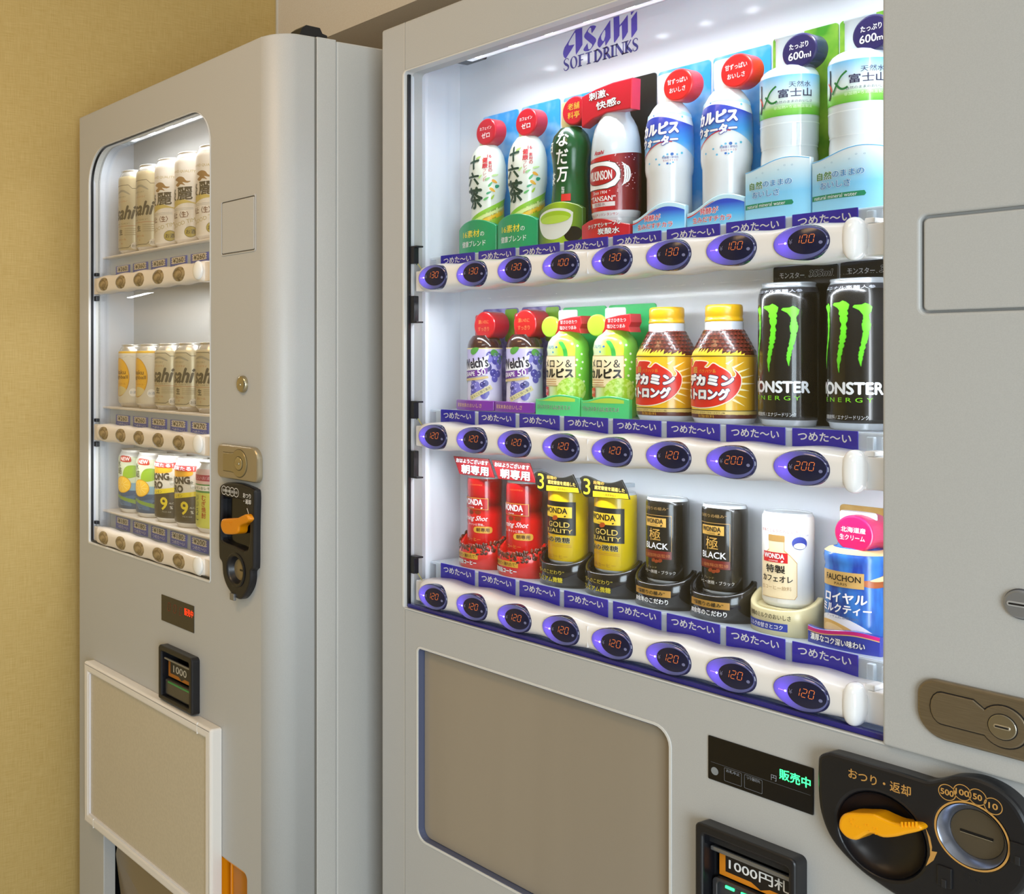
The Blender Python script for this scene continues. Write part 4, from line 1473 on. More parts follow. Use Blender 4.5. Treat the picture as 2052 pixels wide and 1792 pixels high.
disc(t, -0.0165, 0.1180, 0.0142, mat('#a9d53a', 0.25, coat=0.5), [], WH, yf=-0.0170, name='round_tag', y1=-0.012)
b = M()
rb_ = [(-0.008, 0.107), (0.004, 0.111), (0.018, 0.1105), (0.0345, 0.108), (0.0325, 0.1145), (0.0355, 0.1205), (0.034, 0.131), (0.018, 0.130), (0.004, 0.1275), (-0.002, 0.126)]
b.plate(rb_, -0.0165, 0.004, mat('#b51826', 0.3, coat=0.4), c=0.0012)
S = Flat(-0.0165)
b.text('甘さひきたつ', 0.0150, 0.1235, 0.0050, mat('#f3d8d4', 0.4), S, w=0.027, lay=1, bold=0.01)
b.text('塩ひとつまみ', 0.0140, 0.1160, 0.0050, mat('#f3d8d4', 0.4), S, w=0.027, lay=1, bold=0.01)
b.build('ribbon_tag', t)
card(t, -0.0355, 0.0355, 0.1455, mat('#42d27c', 0.25, coat=0.4))
mw = lambda x: 0.0240 + 0.0035 * sin((x + 0.010) * 70)


def melsign(b, S):
    b.shape([(-0.031, 0.0185)] + [(x, mw(x) - 0.0025) for x in [-0.031 + 0.0062 * i for i in range(11)]] + [(0.031, 0.0185)], mat('#b8dc4e', 0.35), S, 1)
    b.text('リラックスタイムにおススメ', -0.003, 0.0105, 0.0062, mat('#2c4a3a', 0.4), S, w=0.056, lay=2, bold=0.01, outline=mat('#dff3dd', 0.4))


sign(t, wavy(-0.0364, 0.0364, -0.001, mw), mat('#4fd07f', 0.25, coat=0.5), melsign, yf=-0.0285)
again(t, 3, 'pale green melon drink bottle with small red ribbon, next to the yellow gold-capped bottles')

# --- energy tonic with gold cap, two of them
t = sample('tonic_bottle', 'yellow bottle can with gold cap and red flame, beside the melon drink bottles', 'bottle', 1, 4, 1.2185)
prof = [(0.0300, 0), (0.0315, 0.003), (0.0330, 0.006), (0.0335, 0.010), (0.0335, 0.078), (0.0330, 0.082), (0.0215, 0.1065), (0.0202, 0.1085), (0.0202, 0.1165), (0.0185, 0.1180)]
b = M()
b.lathe(prof, mat('#c9ccd2', 0.25, metal=0.3, coat=0.4))
S = Round(prof)
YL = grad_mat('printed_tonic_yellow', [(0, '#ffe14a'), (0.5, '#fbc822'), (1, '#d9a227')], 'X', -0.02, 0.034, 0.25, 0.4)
b.shape(band(S, 0.0062, 0.0108), mat('#5a2417', 0.35), S, 1)
b.shape(band(S, 0.0104, 0.0148), mat('#d8bd6c', 0.4), S, 1)
b.shape(band(S, 0.0148, 0.0156), mat('#2a1a12', 0.4), S, 2)
b.shape(band(S, 0.0156, 0.0785), YL, S, 1)
b.shape(band(S, 0.0770, 0.0778), mat('#2a1a12', 0.4), S, 2)
BR = mat('#55211a', 0.22, coat=0.5)
b.shape(band(S, 0.0785, 0.1078), BR, S, 1)
BR2 = [mat('#7a3324', 0.25), mat('#35130f', 0.25)]
for i in range(-9, 16):
    for j in range(6):
        z = 0.0835 + 0.0046 * j
        fct = S.rref / S.rad(z)
        s = (i + 0.5 * (j % 2)) * 0.0062
        d = 0.0029
        b.shape([(s - d, z), (s, z - 0.0021), (s + d, z)], BR2[1], S, 2)
        b.shape([(s - d, z), (s + d, z), (s, z + 0.0021)], BR2[0], S, 2)
rnd = random.Random(11)
FLY = mat('#ffd23a', 0.35)
for k in range(16):
    s = -0.022 + 0.0040 * k
    h = rnd.uniform(0.006, 0.014) * (1 - k / 26)
    b.shape([(s - 0.0035, 0.0780), (s + 0.0035, 0.0780), (s + 0.0045, 0.0780 + h)], FLY, S, 3)
RAY = mat('#fff3bf', 0.35)
for k in range(26):
    a = 2 * pi * k / 26
    r0, r1, wd = 0.030, rnd.uniform(0.036, 0.046), 0.05
    cx, cz = 0.004, 0.046
    p_ = [(cx + r0 * 1.1 * cos(a - wd), cz + r0 * 0.9 * sin(a - wd)), (cx + r0 * 1.1 * cos(a + wd), cz + r0 * 0.9 * sin(a + wd)), (cx + r1 * 1.2 * cos(a), cz + r1 * 0.9 * sin(a))]
    if all(0.0165 < z < 0.076 for s, z in p_):
        b.shape(p_, RAY, S, 2)
fl = [(-0.036, 0.060), (-0.030, 0.072), (-0.022, 0.0745), (-0.025, 0.067), (-0.021, 0.065), (-0.015, 0.071), (-0.010, 0.0715), (-0.0035, 0.0715), (0.0030, 0.0700), (-0.001, 0.0650), (0.0035, 0.0640), (0.009, 0.0690), (0.0150, 0.0655),
      (0.022, 0.061), (0.026, 0.057), (0.0275, 0.0535), (0.031, 0.0535), (0.0325, 0.0575), (0.030, 0.0620), (0.0365, 0.055), (0.0375, 0.047), (0.034, 0.037), (0.026, 0.028), (0.014, 0.0215), (0.000, 0.0185), (-0.018, 0.0190), (-0.036, 0.024)]
fl = smooth_loop(fl, 3)
b.shape(offset(ccw(fl), 0.0012), mat('#fff6d8', 0.35), S, 3)
b.shape(fl, mat('#dc2a1f', 0.3), S, 4)
b.text('超', -0.014, 0.0615, 0.0072, GOLD, S, lay=5, bold=0.03)
b.text('バクハツ系', 0.002, 0.0602, 0.0042, GOLD, S, w=0.020, lay=5, bold=0.02)
b.text('デカミン', 0.002, 0.0500, 0.0122, WH, S, w=0.054, lay=5, bold=0.10, outline=mat('#24204e', 0.4), obold=0.14)
b.text('ストロング', -0.003, 0.0338, 0.0122, WH, S, w=0.056, lay=5, bold=0.10, outline=mat('#24204e', 0.4), obold=0.14)
b.text('ローヤルゼリー・ガラナ・マカ・ビタミンB6', -0.002, 0.0126, 0.0024, mat('#4a3a20', 0.4), S, w=0.046, lay=3)
b.text('炭酸飲料', 0.000, 0.0085, 0.0036, GOLD, S, w=0.020, lay=3)
b.build('bottle', t)
b = M()
b.lathe([(0.0196, 0.1176), (0.0199, 0.1182), (0.0199, 0.1205), (0.0192, 0.1212), (0.0192, 0.1245), (0.0196, 0.1252), (0.0194, 0.1345), (0.0186, 0.1365), (0.0170, 0.1372)], mat('#cf9c10', 0.35, coat=0.3))
b.build('bottle_cap', t)
again(t, 5, 'yellow bottle can with gold cap and red flame, beside the black energy drink cans')

# --- black energy drink, two of them
t = sample('energy_drink_can', 'tall black energy drink can with green claw marks, beside the yellow bottle cans', 'can', 1, 6, 1.2215)
prof = [(0.0240, 0), (0.0262, 0.002), (0.0270, 0.006), (0.0292, 0.0085), (0.0296, 0.012), (0.0296, 0.140), (0.0288, 0.146), (0.0266, 0.1525), (0.0258, 0.1545), (0.0264, 0.1560), (0.0264, 0.1575), (0.0254, 0.1578)]
b = M()
b.lathe(prof, mat('#c4c8cc', 0.25, metal=0.6))
S = Round(prof)
b.shape(band(S, 0.0075, 0.1465), mat('#111010', 0.22, coat=0.4), S, 1)
b.shape(band(S, 0.1465, 0.1520), mat('#2a2a2e', 0.3), S, 1)
b.text('エニナル高麗人参', 0.002, 0.1480, 0.0034, mat('#c9ced6', 0.4), S, w=0.056, lay=2)
GN = mat('#62cc26', 0.3)
GN2 = mat('#3a8f18', 0.3)


def claw(cx, flip, top, bot, wd):
    rr_ = random.Random(int(cx * 9000) + 17)
    n = 34
    Lp, Rp = [], []
    for i in range(n + 1):
        f = i / n
        z = top + (bot - top) * f
        c = cx + 0.0022 * sin(f * 5.0 + 0.5) * (0.4 + f) - 0.0015 * f
        hw = wd * (0.95 - 0.60 * f) * (0.58 + 0.66 * rr_.random())
        if f > 0.85:
            hw *= (1 - f) / 0.15 * 0.9 + 0.05
        Lp.append((c - hw, z)); Rp.append((c + hw, z))
    cap_ = [(cx + wd * 1.3, top + 0.0015), (cx + wd * 1.5, top + 0.006), (cx + wd * 0.8, top + 0.0085), (cx, top + 0.0100), (cx - wd * 0.8, top + 0.0082), (cx - wd * 2.4, top + 0.0080), (cx - wd * 2.7, top + 0.0062), (cx - wd * 1.3, top + 0.003)]
    b.shape(offset(ccw(Lp[::-1] + cap_[::-1] + Rp), 0.0004), GN2, S, 2)
    b.shape(ccw(Lp[::-1] + cap_[::-1] + Rp), GN, S, 3)


claw(0.000, 0, 0.124, 0.060, 0.0040)
claw(0.0200, 0, 0.121, 0.0665, 0.0039)
claw(-0.0185, 0, 0.122, 0.0640, 0.0022)
b.text('MONSTER', 0.002, 0.0435, 0.0120, mat('#e9edf2', 0.35), S, w=0.070, lay=2, bold=0.05)
b.stroke([(-0.0195, 0.0345), (-0.0195, 0.0525)], 0.0014, mat('#e9edf2', 0.35), S, 2)
b.text('ENERGY', 0.002, 0.0315, 0.0046, mat('#7fd420', 0.35), S, w=0.050, lay=2, space=1.6)
b.text('炭酸飲料 / エナジードリンク', 0.000, 0.0135, 0.0046, mat('#d5d8dc', 0.4), S, w=0.046, lay=2)
b.build('can', t)

card(t, -0.036, 0.036, 0.1790, mat('#151517', 0.35))
c_ = [o for o in t.children if o.name.startswith('backing_card')][0]
YB = BACKY - 1.2215 - 0.0003
b = M(); b.plate(rrect(-0.0355, 0.0355, 0.158, 0.1788, 0.002), YB - 0.0019, YB - 0.0017, mat('#151517', 0.35)); mcard_ = Flat(YB - 0.0019)
b.text('モンスター', -0.014, 0.1685, 0.0062, mat('#d5d8dc', 0.4), mcard_, w=0.028, lay=1, rot=-0.05, bold=0.02)
b.text('355ml', 0.0180, 0.1690, 0.0068, K, mcard_, w=0.026, lay=1, shear=0.2, bold=0.03, outline=mat('#d5d8dc', 0.4))
b.build('size_label', c_)
again(t, 7, 'tall black energy drink can with green claw marks, rightmost on the middle shelf')


YB = BACKY - YC - 0.0003


# --- bottom shelf: short cans on stands
def stand(root, m, deco, hf=0.029, hs=0.047, R=0.0365, top=None):
    t_ = bmesh.new()
    n = 48
    H = lambda a: hf + (hs - hf) * (abs(a) / radians(98)) ** 2.4
    ro, ri = [], []
    A = [radians(-98) + radians(196) * i / n for i in range(n + 1)]
    for a in A:
        h = H(a)
        x, y = sin(a), -cos(a)
        ro.append([t_.verts.new((R * x, R * y * 0.96, z)) for z in (0.0, h - 0.0015)] + [t_.verts.new(((R - 0.001) * x, (R - 0.001) * y * 0.96, h))])
        ri.append([t_.verts.new(((R - 0.006) * x, (R - 0.006) * y * 0.96, z)) for z in (h, 0.0)])
    rings = [o + i_ for o, i_ in zip(ro, ri)]
    for p_, q_ in zip(rings, rings[1:]):
        for j in range(5):
            t_.faces.new((p_[j - 1], p_[j], q_[j], q_[j - 1]))
    t_.faces.new(rings[0]); t_.faces.new(rings[-1])
    bmesh.ops.recalc_face_normals(t_, faces=t_.faces[:])
    b = M()
    b.take(t_, m, True)
    b.plate(ell(0, 0, 0.0300, 0.0300, 40), 0, 0.003, m, fn=lambda co: (co.x, co.z, 0.0255 + co.y))
    S = Round([(R, 0), (R, 0.06)], by=0.96)
    deco(b, S)
    if top:
        top(b)
    b.build('display_stand', root)


def short_can(root, m, deco, r=0.0243, top=None, z0=0.0287):
    prof = [(r * 0.86, z0), (r * 0.93, z0 + 0.0018), (r, z0 + 0.006), (r, z0 + 0.094), (r * 0.985, z0 + 0.098), (r * 0.93, z0 + 0.1015), (r * 0.93, z0 + 0.1028), (r * 0.88, z0 + 0.1028), (r * 0.87, z0 + 0.1015)]
    b = M()
    b.lathe(prof, top or mat('#dfe3e6', 0.3, metal=0.3))
    S = Round(prof[:6])
    b.shape(band(S, z0 + 0.0042, z0 + 0.0995, r * 3.05), m, S, 1)
    deco(b, S, z0)
    b.build('can', root)


def wonda(b, S, z, half, h, box, tc, line=None, tw=0.022, th=0.0075):
    if line:
        b.shape(rrect(-half, half, z - h / 2, z + h / 2), line, S, 3)
        b.shape(rrect(-half + 0.0008, half - 0.0008, z - h / 2 + 0.0008, z + h / 2 - 0.0008), box, S, 4)
    else:
        b.shape(rrect(-half, half, z - h / 2, z + h / 2), box, S, 4)
    b.text('WONDA', -half * 0.06, z + h * 0.13, th * 0.92, tc, S, w=tw, lay=5, bold=0.04)
    b.text('COFFEE', -half * 0.05, z - h * 0.35, 0.0015, tc, S, w=0.010, lay=5)
    b.shape(ell(half * 0.62, z - h * 0.35, 0.0014, 0.0009, 12, rot=0.5), tc, S, 5)


t = sample('coffee_can', 'red coffee can under a slanted red placard, first from the left on the bottom shelf', 'can', 2, 0)
RC = grad_mat('printed_coffee_red', [(0, '#d5141c'), (0.45, '#e0191d'), (0.58, '#6b0b12'), (0.72, '#a50d16'), (1, '#b80f18')], 'Z', 0.03, 0.135, 0.22, 0.5)


def redcan(b, S, z0):
    wonda(b, S, z0 + 0.0635, 0.0235, 0.0165, mat('#b3131b', 0.3), WH, GOLD, 0.034, 0.0092)
    b.shape(ell(-0.002, z0 + 0.0505, 0.0045, 0.003, 14), mat('#7a2a14', 0.3), S, 2); b.shape(ell(0.009, z0 + 0.0510, 0.0048, 0.003, 14), mat('#8a3015', 0.3), S, 2)
    b.text('Morning Shot', -0.002, z0 + 0.0415, 0.0090, WH, S, w=0.050, lay=3, shear=0.45, bold=0.01)
    b.text('朝に、キリッと苦味。', 0.000, z0 + 0.0335, 0.0036, WH, S, w=0.036, lay=3)
    b.shape(smooth_loop([(0.004, z0 + 0.0225), (0.016, z0 + 0.0215), (0.028, z0 + 0.0225), (0.028, z0 + 0.0305), (0.016, z0 + 0.0310), (0.004, z0 + 0.0295)], 4), GOLD, S, 3)
    b.text('朝専用', 0.016, z0 + 0.0262, 0.0055, mat('#4a1c0c', 0.4), S, w=0.018, lay=4, bold=0.02)
    b.text('コーヒー', 0.002, z0 + 0.0120, 0.0046, mat('#e0912f', 0.4), S, w=0.022, lay=3)
    b.text('COFFEE', 0.006, z0 + 0.0905, 0.0020, mat('#c9652a', 0.4), S, w=0.020, lay=3)


short_can(t, RC, redcan)


def redstand(b, S):
    b.shape(rrect(-0.036, 0.0175, 0.0135, 0.0215), GOLD, S, 1)
    b.text('挽きたて・淹れたて”', -0.006, 0.0175, 0.0050, mat('#4a1c0c', 0.4), S, w=0.043, lay=2, bold=0.02)
    b.text('朝専用缶コーヒー', -0.0065, 0.0082, 0.0064, WH, S, w=0.044, lay=2, bold=0.05, outline=K)
    rnd = random.Random(21)
    for k in range(96):
        a = radians(rnd.uniform(-92, 96))
        zt = 0.029 + 0.018 * (abs(a) / radians(98)) ** 2.4
        R_ = 0.0355
        z = zt - rnd.uniform(-0.0035, 0.0085) * (0.6 + 0.5 * (a > 0))
        t_ = bmesh.new()
        bmesh.ops.create_uvsphere(t_, u_segments=10, v_segments=6, radius=1)
        ro = rnd.uniform(0, pi)
        ca, sa = cos(ro), sin(ro)
        f = lambda co, a=a, z=z, ca=ca, sa=sa: ((R_ + co.z * 0.0016) * sin(a + (co.x * 0.0038 * ca - co.y * 0.0022 * sa) / R_), -(R_ + co.z * 0.0016) * 0.96 * cos(a + (co.x * 0.0038 * ca - co.y * 0.0022 * sa) / R_), z + co.x * 0.0038 * sa + co.y * 0.0022 * ca)
        b.take(t_, mat(('#5e2213', '#7b3019', '#4a170d')[k % 3], 0.2, coat=0.5), True, f)


stand(t, mat('#e21f1c', 0.25, coat=0.5), redstand)
b = M()
b.plate([(-0.0220, 0.1325), (0.0450, 0.1330), (0.0340, 0.1590), (-0.0345, 0.1580)], -0.0280, -0.0262, mat('#8c1420', 0.35), c=0.0004)
b.box(-0.004, 0.004, -0.0264, YB - 0.0002, 0.140, 0.146, ACRYL)
S = Flat(-0.0280)
b.text('おはようございます', 0.0030, 0.1528, 0.0062, WH, S, w=0.062, lay=1, bold=0.03, outline=K)
b.text('朝専用', 0.0085, 0.1410, 0.0125, WH, S, w=0.052, lay=1, bold=0.04, outline=K, obold=0.07)
b.build('placard', t)
again(t, 1, 'red coffee can under a slanted red placard, right beside the gold coffee cans')

t = sample('coffee_can', 'gold coffee can under a wavy black placard, right beside the red coffee cans', 'can', 2, 2)


def goldcan(b, S, z0):
    b.shape(rrect(-0.0275, 0.0275, z0 + 0.039, z0 + 0.0830), K, S, 2)
    wonda(b, S, z0 + 0.0690, 0.0225, 0.0145, mat('#dcb52c', 0.35), K, None, 0.036, 0.0080)
    b.shape(ell(0.001, z0 + 0.0610, 0.0042, 0.0030, 14, rot=0.4), mat('#a5471c', 0.3), S, 6)
    b.text('GOLD', 0.0045, z0 + 0.0525, 0.0070, mat('#d6b95a', 0.4), S, w=0.030, lay=4, bold=0.01)
    b.text('QUALITY', 0.001, z0 + 0.0437, 0.0062, mat('#d6b95a', 0.4), S, w=0.044, lay=4, bold=0.01)
    b.text('金の微糖', 0.000, z0 + 0.0325, 0.0074, K, S, w=0.040, lay=3, bold=0.03, outline=mat('#f0e2a0', 0.4))
    for z in (0.0255, 0.0235):
        b.stroke([(-0.018, z0 + z), (0.022, z0 + z)], 0.0006, mat('#b8862a', 0.4), S, 3)
    b.text('缶コーヒー', 0.002, z0 + 0.0105, 0.0050, mat('#a5761c', 0.4), S, w=0.030, lay=3)


GC = grad_mat('printed_coffee_gold', [(0, '#c98a10'), (0.5, '#dcb013'), (1, '#d8bb1c')], 'X', -0.022, 0.02, 0.25, 0.4)
short_can(t, GC, goldcan, r=0.0252)
stand(t, mat('#141316', 0.16, coat=0.5), lambda b, S: (b.text('“豆へのこだわり”', -0.003, 0.0190, 0.0052, mat('#c9b53c', 0.4), S, w=0.046, lay=1, bold=0.01),
                                                    b.text('プレミアム微糖', -0.005, 0.0095, 0.0068, mat('#e0cf3a', 0.4), S, w=0.046, lay=1, bold=0.02, outline=K)))
b = M()
ox = 0.0125
pl = smooth_loop([(ox - 0.0450, 0.1465), (ox - 0.0380, 0.1500), (ox - 0.0280, 0.1490), (ox - 0.012, 0.1445), (ox + 0.004, 0.1450), (ox + 0.0185, 0.1500)], 4, False)
b.plate(pl + [(ox + 0.0250, 0.1390), (ox + 0.0300, 0.1265), (ox - 0.0345, 0.1235)], -0.0280, -0.0258, K, c=0.0006)
b.box(-0.004, 0.004, -0.0260, YB - 0.0002, 0.135, 0.140, ACRYL)
S = Flat(-0.0280)
b.shape([(ox - 0.0240, 0.1245), (ox + 0.0290, 0.1272), (ox + 0.0272, 0.1330), (ox - 0.0240, 0.1318)], mat('#d9b81e', 0.4), S, 1)
b.shape(ell(ox - 0.0330, 0.1362, 0.0095, 0.0135, 30), K, S, 2)
b.text('3', ox - 0.0330, 0.1365, 0.0205, mat('#e6d22a', 0.4), S, w=0.0105, lay=3)
b.text('段階の', ox - 0.0150, 0.1428, 0.0046, mat('#c9a04a', 0.4), S, w=0.016, lay=2, bold=0.02)
b.text('選定審査を通過した', ox + 0.001, 0.1368, 0.0050, mat('#d6b65a', 0.4), S, w=0.045, lay=2, bold=0.03)
b.text('ブラジル最高等級豆ブレンド', ox + 0.003, 0.1290, 0.0032, mat('#5a4410', 0.4), S, w=0.042, lay=2)
b.build('placard', t)
again(t, 3, 'gold coffee can under a wavy black placard, right beside the black coffee cans')

t = sample('coffee_can', 'black coffee can on a black stand, right beside the gold coffee cans', 'can', 2, 4)


def blackcan(b, S, z0):
    AU = mat('#b98f43', 0.35)
    b.text('“深煎りの極み”', -0.001, z0 + 0.0905, 0.0040, mat('#8a6c3a', 0.4), S, w=0.034, lay=2)
    b.shape(rrect(-0.0196, 0.0196, z0 + 0.030, z0 + 0.0825), AU, S, 2, holes=[rrect(-0.0191, 0.0191, z0 + 0.0305, z0 + 0.0820)])
    wonda(b, S, z0 + 0.0740, 0.0135, 0.0108, mat('#c79a4a', 0.35), K, None, 0.022, 0.0060)
    b.text('極', 0.000, z0 + 0.0590, 0.0145, mat('#c79a4a', 0.35), S, lay=3)
    b.text('BLACK', 0.001, z0 + 0.0455, 0.0072, mat('#e6e6ea', 0.4), S, w=0.029, lay=3, bold=0.02)
    b.shape(rrect(-0.0196, 0.0196, z0 + 0.0300, z0 + 0.0395), mat('#6a1612', 0.35), S, 3)
    b.text('丸福珈琲店監修', 0.001, z0 + 0.0340, 0.0042, mat('#b5703c', 0.4), S, w=0.034, lay=4)
    for i in range(3):
        b.shape(ell(-0.001 + 0.004 * i, z0 + 0.0280 - 0.001 * (i % 2), 0.0027, 0.0021, 12, rot=0.5), mat('#8a3a1c', 0.3), S, 5)
    b.text('コーヒー/無糖・ブラック', 0.001, z0 + 0.0140, 0.0044, mat('#d0ccc4', 0.4), S, w=0.046, lay=2)
    b.text('ブレンド', -0.004, z0 + 0.0192, 0.0026, mat('#9a8a5c', 0.4), S, w=0.014, lay=2)


short_can(t, mat('#191613', 0.2, coat=0.4), blackcan, r=0.0238)
stand(t, mat('#141316', 0.16, coat=0.5), lambda b, S: (b.shape(rrect(-0.024, 0.026, 0.0150, 0.0230), mat('#b98a3c', 0.4), S, 1),
                                                    b.text('“深煎りの極み”', 0.001, 0.0190, 0.0050, K, S, w=0.037, lay=2, bold=0.02),
                                                    b.text('80余年のこだわり', 0.000, 0.0095, 0.0064, WH, S, w=0.046, lay=2, bold=0.03)))
again(t, 5, 'black coffee can on a black stand, right beside the white milk coffee can')

t = sample('milk_coffee_can', 'white milk coffee can on a cream stand, between the black and the blue samples', 'can', 2, 6)


def whitecan(b, S, z0):
    b.text('牧場のミルクのおいしさ', 0.003, z0 + 0.0835, 0.0036, mat('#a83240', 0.4), S, w=0.040, lay=2)
    CR_ = mat('#f0dcb4', 0.4)
    b.shape([(-0.018, z0 + 0.010), (0.020, z0 + 0.010), (0.0225, z0 + 0.014), (0.0225, z0 + 0.050), (0.016, z0 + 0.058), (0.0105, z0 + 0.063), (0.0105, z0 + 0.0745), (-0.006, z0 + 0.0745), (-0.006, z0 + 0.063), (-0.018, z0 + 0.052)], mat('#cfa467', 0.4), S, 2)
    b.shape([(-0.0175, z0 + 0.0105), (0.0195, z0 + 0.0105), (0.0218, z0 + 0.0145), (0.0218, z0 + 0.0495), (0.0155, z0 + 0.0572), (0.0098, z0 + 0.0620), (0.0098, z0 + 0.0725), (-0.0055, z0 + 0.0725), (-0.0055, z0 + 0.0620), (-0.0175, z0 + 0.0515)], CR_, S, 3)
    b.shape(rrect(-0.0062, 0.0108, z0 + 0.0720, z0 + 0.0790, 0.001), mat('#b98f55', 0.4), S, 4)
    wonda(b, S, z0 + 0.0545, 0.0135, 0.0110, mat('#cf1a24', 0.35), WH, None, 0.022, 0.0058)
    b.text('特製', 0.001, z0 + 0.0420, 0.0085, K, S, w=0.020, lay=5, bold=0.03)
    b.text('カフェオレ', 0.002, z0 + 0.0315, 0.0068, K, S, w=0.032, lay=5, bold=0.03)
    b.text('缶コーヒー飲料', 0.001, z0 + 0.0215, 0.0046, mat('#b9976a', 0.4), S, w=0.032, lay=5)
    b.shape(ell(0.0250, z0 + 0.0715, 0.0078, 0.0070, 30), mat('#2c3f9c', 0.35), S, 3)
    b.shape(ell(0.0250, z0 + 0.0685, 0.0060, 0.0034, 24), WH, S, 4)
    b.text('ミルクの甘さとコク', 0.0250, z0 + 0.0800, 0.0022, mat('#2c3f9c', 0.4), S, w=0.019, lay=3)


short_can(t, mat('#f1efea', 0.3, coat=0.4), whitecan, r=0.0250)
stand(t, mat('#e8dcae', 0.25, alpha=0.85, coat=0.4), lambda b, S: (b.text('牧場のミルクのおいしさ', -0.003, 0.0200, 0.0058, mat('#3a3422', 0.4), S, w=0.050, lay=1, bold=0.015),
                                                               b.shape(rrect(-0.0345, 0.019, 0.0050, 0.0135), mat('#2c3f9c', 0.35), S, 1),
                                                               b.text('ミルクの甘さとコク', -0.007, 0.0092, 0.0050, WH, S, w=0.043, lay=2, bold=0.02)), hf=0.027, hs=0.042)

t = sample('milk_tea_bottle', 'blue milk tea bottle with round pink tag, rightmost on the bottom shelf', 'bottle', 2, 7)
prof = [(0.0275, 0), (0.0300, 0.005), (0.0302, 0.080), (0.0295, 0.0845), (0.0305, 0.0885), (0.0310, 0.0935), (0.0300, 0.0985), (0.0265, 0.1015), (0.0190, 0.1040), (0.0180, 0.108)]
b = M()
b.lathe(prof, noise_mat('printed_royal_blue', '#193a96', '#3478c8', 70, 0.22, 0.4, 0.62, stretch=(1, 1, 0.25)))
S = Round(prof)
b.shape(band(S, 0.0985, 0.1030), mat('#cdb98a', 0.4), S, 1)
b.shape(smooth_loop([(0.010, 0.072), (0.028, 0.074), (0.050, 0.083), (0.075, 0.086), (0.070, 0.076), (0.046, 0.068), (0.026, 0.066)], 4), mat('#a5562a', 0.3), S, 1)
b.shape(smooth_loop([(0.026, 0.0735), (0.044, 0.0795), (0.066, 0.0835), (0.050, 0.0755), (0.036, 0.0725)], 4), mat('#e8d29a', 0.3), S, 2)
b.shape(rrect(-0.026, 0.0205, 0.0640, 0.0800), mat('#c39d5c', 0.35), S, 3)
b.text('FAUCHON', -0.0005, 0.0735, 0.0062, K, S, w=0.036, lay=4, bold=0.02)
b.text('PARIS', -0.001, 0.0672, 0.0026, mat('#3a2c14', 0.4), S, w=0.013, lay=4)
b.text('ロイヤル', 0.001, 0.0530, 0.0100, WH, S, w=0.044, lay=4, bold=0.04, shear=0.06)
b.text('ミルクティー', 0.001, 0.0415, 0.0090, WH, S, w=0.052, lay=4, bold=0.04, shear=0.06)
b.shape([(-0.034, 0.010)] + [(-0.034 + 0.065 * i / 18, 0.012 + 0.0225 * sin(pi * (0.25 + 0.70 * i / 18)) ** 0.8) for i in range(19)] + [(0.031, 0.010)], mat('#e6e6ee', 0.3), S, 2)
b.shape([(-0.034, 0.006)] + [(-0.034 + 0.054 * i / 18, 0.010 + 0.0180 * sin(pi * (0.28 + 0.66 * i / 18)) ** 0.8) for i in range(19)] + [(0.021, 0.006)], mat('#dcae62', 0.3), S, 3)
b.shape(ell(-0.010, 0.0170, 0.0150, 0.0075, 30, rot=-0.15), mat('#f0cf94', 0.3), S, 4)
b.text('アッサム紅茶葉100%', -0.001, 0.0325, 0.0030, mat('#5a6a8c', 0.4), S, w=0.034, lay=4)
b.build('bottle', t)
b = M(); b.lathe([(0.0185, 0.1085), (0.0185, 0.138), (0.0170, 0.140)], mat('#efe6ea', 0.3), by=0.4); b.build('bottle_cap', t)
disc(t, 0.0055, 0.1190, 0.0192, mat('#d0145e', 0.3, coat=0.4), [('北海道産', 0, 0.0040, 0.0056, 0.0245), ('生クリーム', -0.001, -0.0040, 0.0056, 0.0250)], WH, yf=-0.0195, y1=0.018)
card(t, -0.0365, 0.0365, 0.1425, TAN)
ps = lambda x: 0.0190 + 0.0025 * sin((x + 0.004) * 75)
sign(t, wavy(-0.0366, 0.0366, -0.001, ps), mat('#2c3a9c', 0.22, coat=0.5),
     lambda b, S: (b.stroke([(x, ps(x) - 0.0022) for x in [-0.036 + 0.0036 * i for i in range(21)]], 0.0036, mat('#c8177a', 0.3), S, 1),
                   b.stroke([(x, ps(x) - 0.0046) for x in [-0.036 + 0.0036 * i for i in range(21)]], 0.0010, mat('#d6b070', 0.3), S, 1),
                   b.text('濃厚なコク深い味わい', -0.004, 0.0075, 0.0070, WH, S, w=0.056, lay=2, bold=0.035, outline=K)), yf=-0.0350)
# ------------------------------------------------------------------ left-hand alcohol machine
LDY = 0.975
L0 = Vector((-1.72, LDY, 0.0))
LX0, LP_ = -1.9490, 0.0723
LZC = (1.484, 1.1935, 0.9895)
LSH = (1.5435, 1.2435, 1.0355)
LXL, LXR, LXC = -2.057, -1.372, -1.413
LW0, LW1 = -2.0115, -1.5558
LZ0, LZ1 = 0.9727, 1.7535
LBACK = 1.105
lm = thing('vending_machine', 'narrow grey vending machine with rounded edge, round brown buttons and rows of beer cans', 'vending machine', L0)


def lb(b, name, parent=None):
    return b.build(name, parent or lm, org=L0)


b = M()
b.box(LXL + 0.001, LXR - 0.0006, 1.0895, 1.68, 0.06, 1.828, PAINT_SIDE, 0.003)
for fx in (-2.0, -1.43):
    for fy in (1.15, 1.62):
        b.box(fx - 0.03, fx + 0.03, fy - 0.03, fy + 0.03, 0.0, 0.06, BLACKM)
cab = lb(b, 'cabinet')
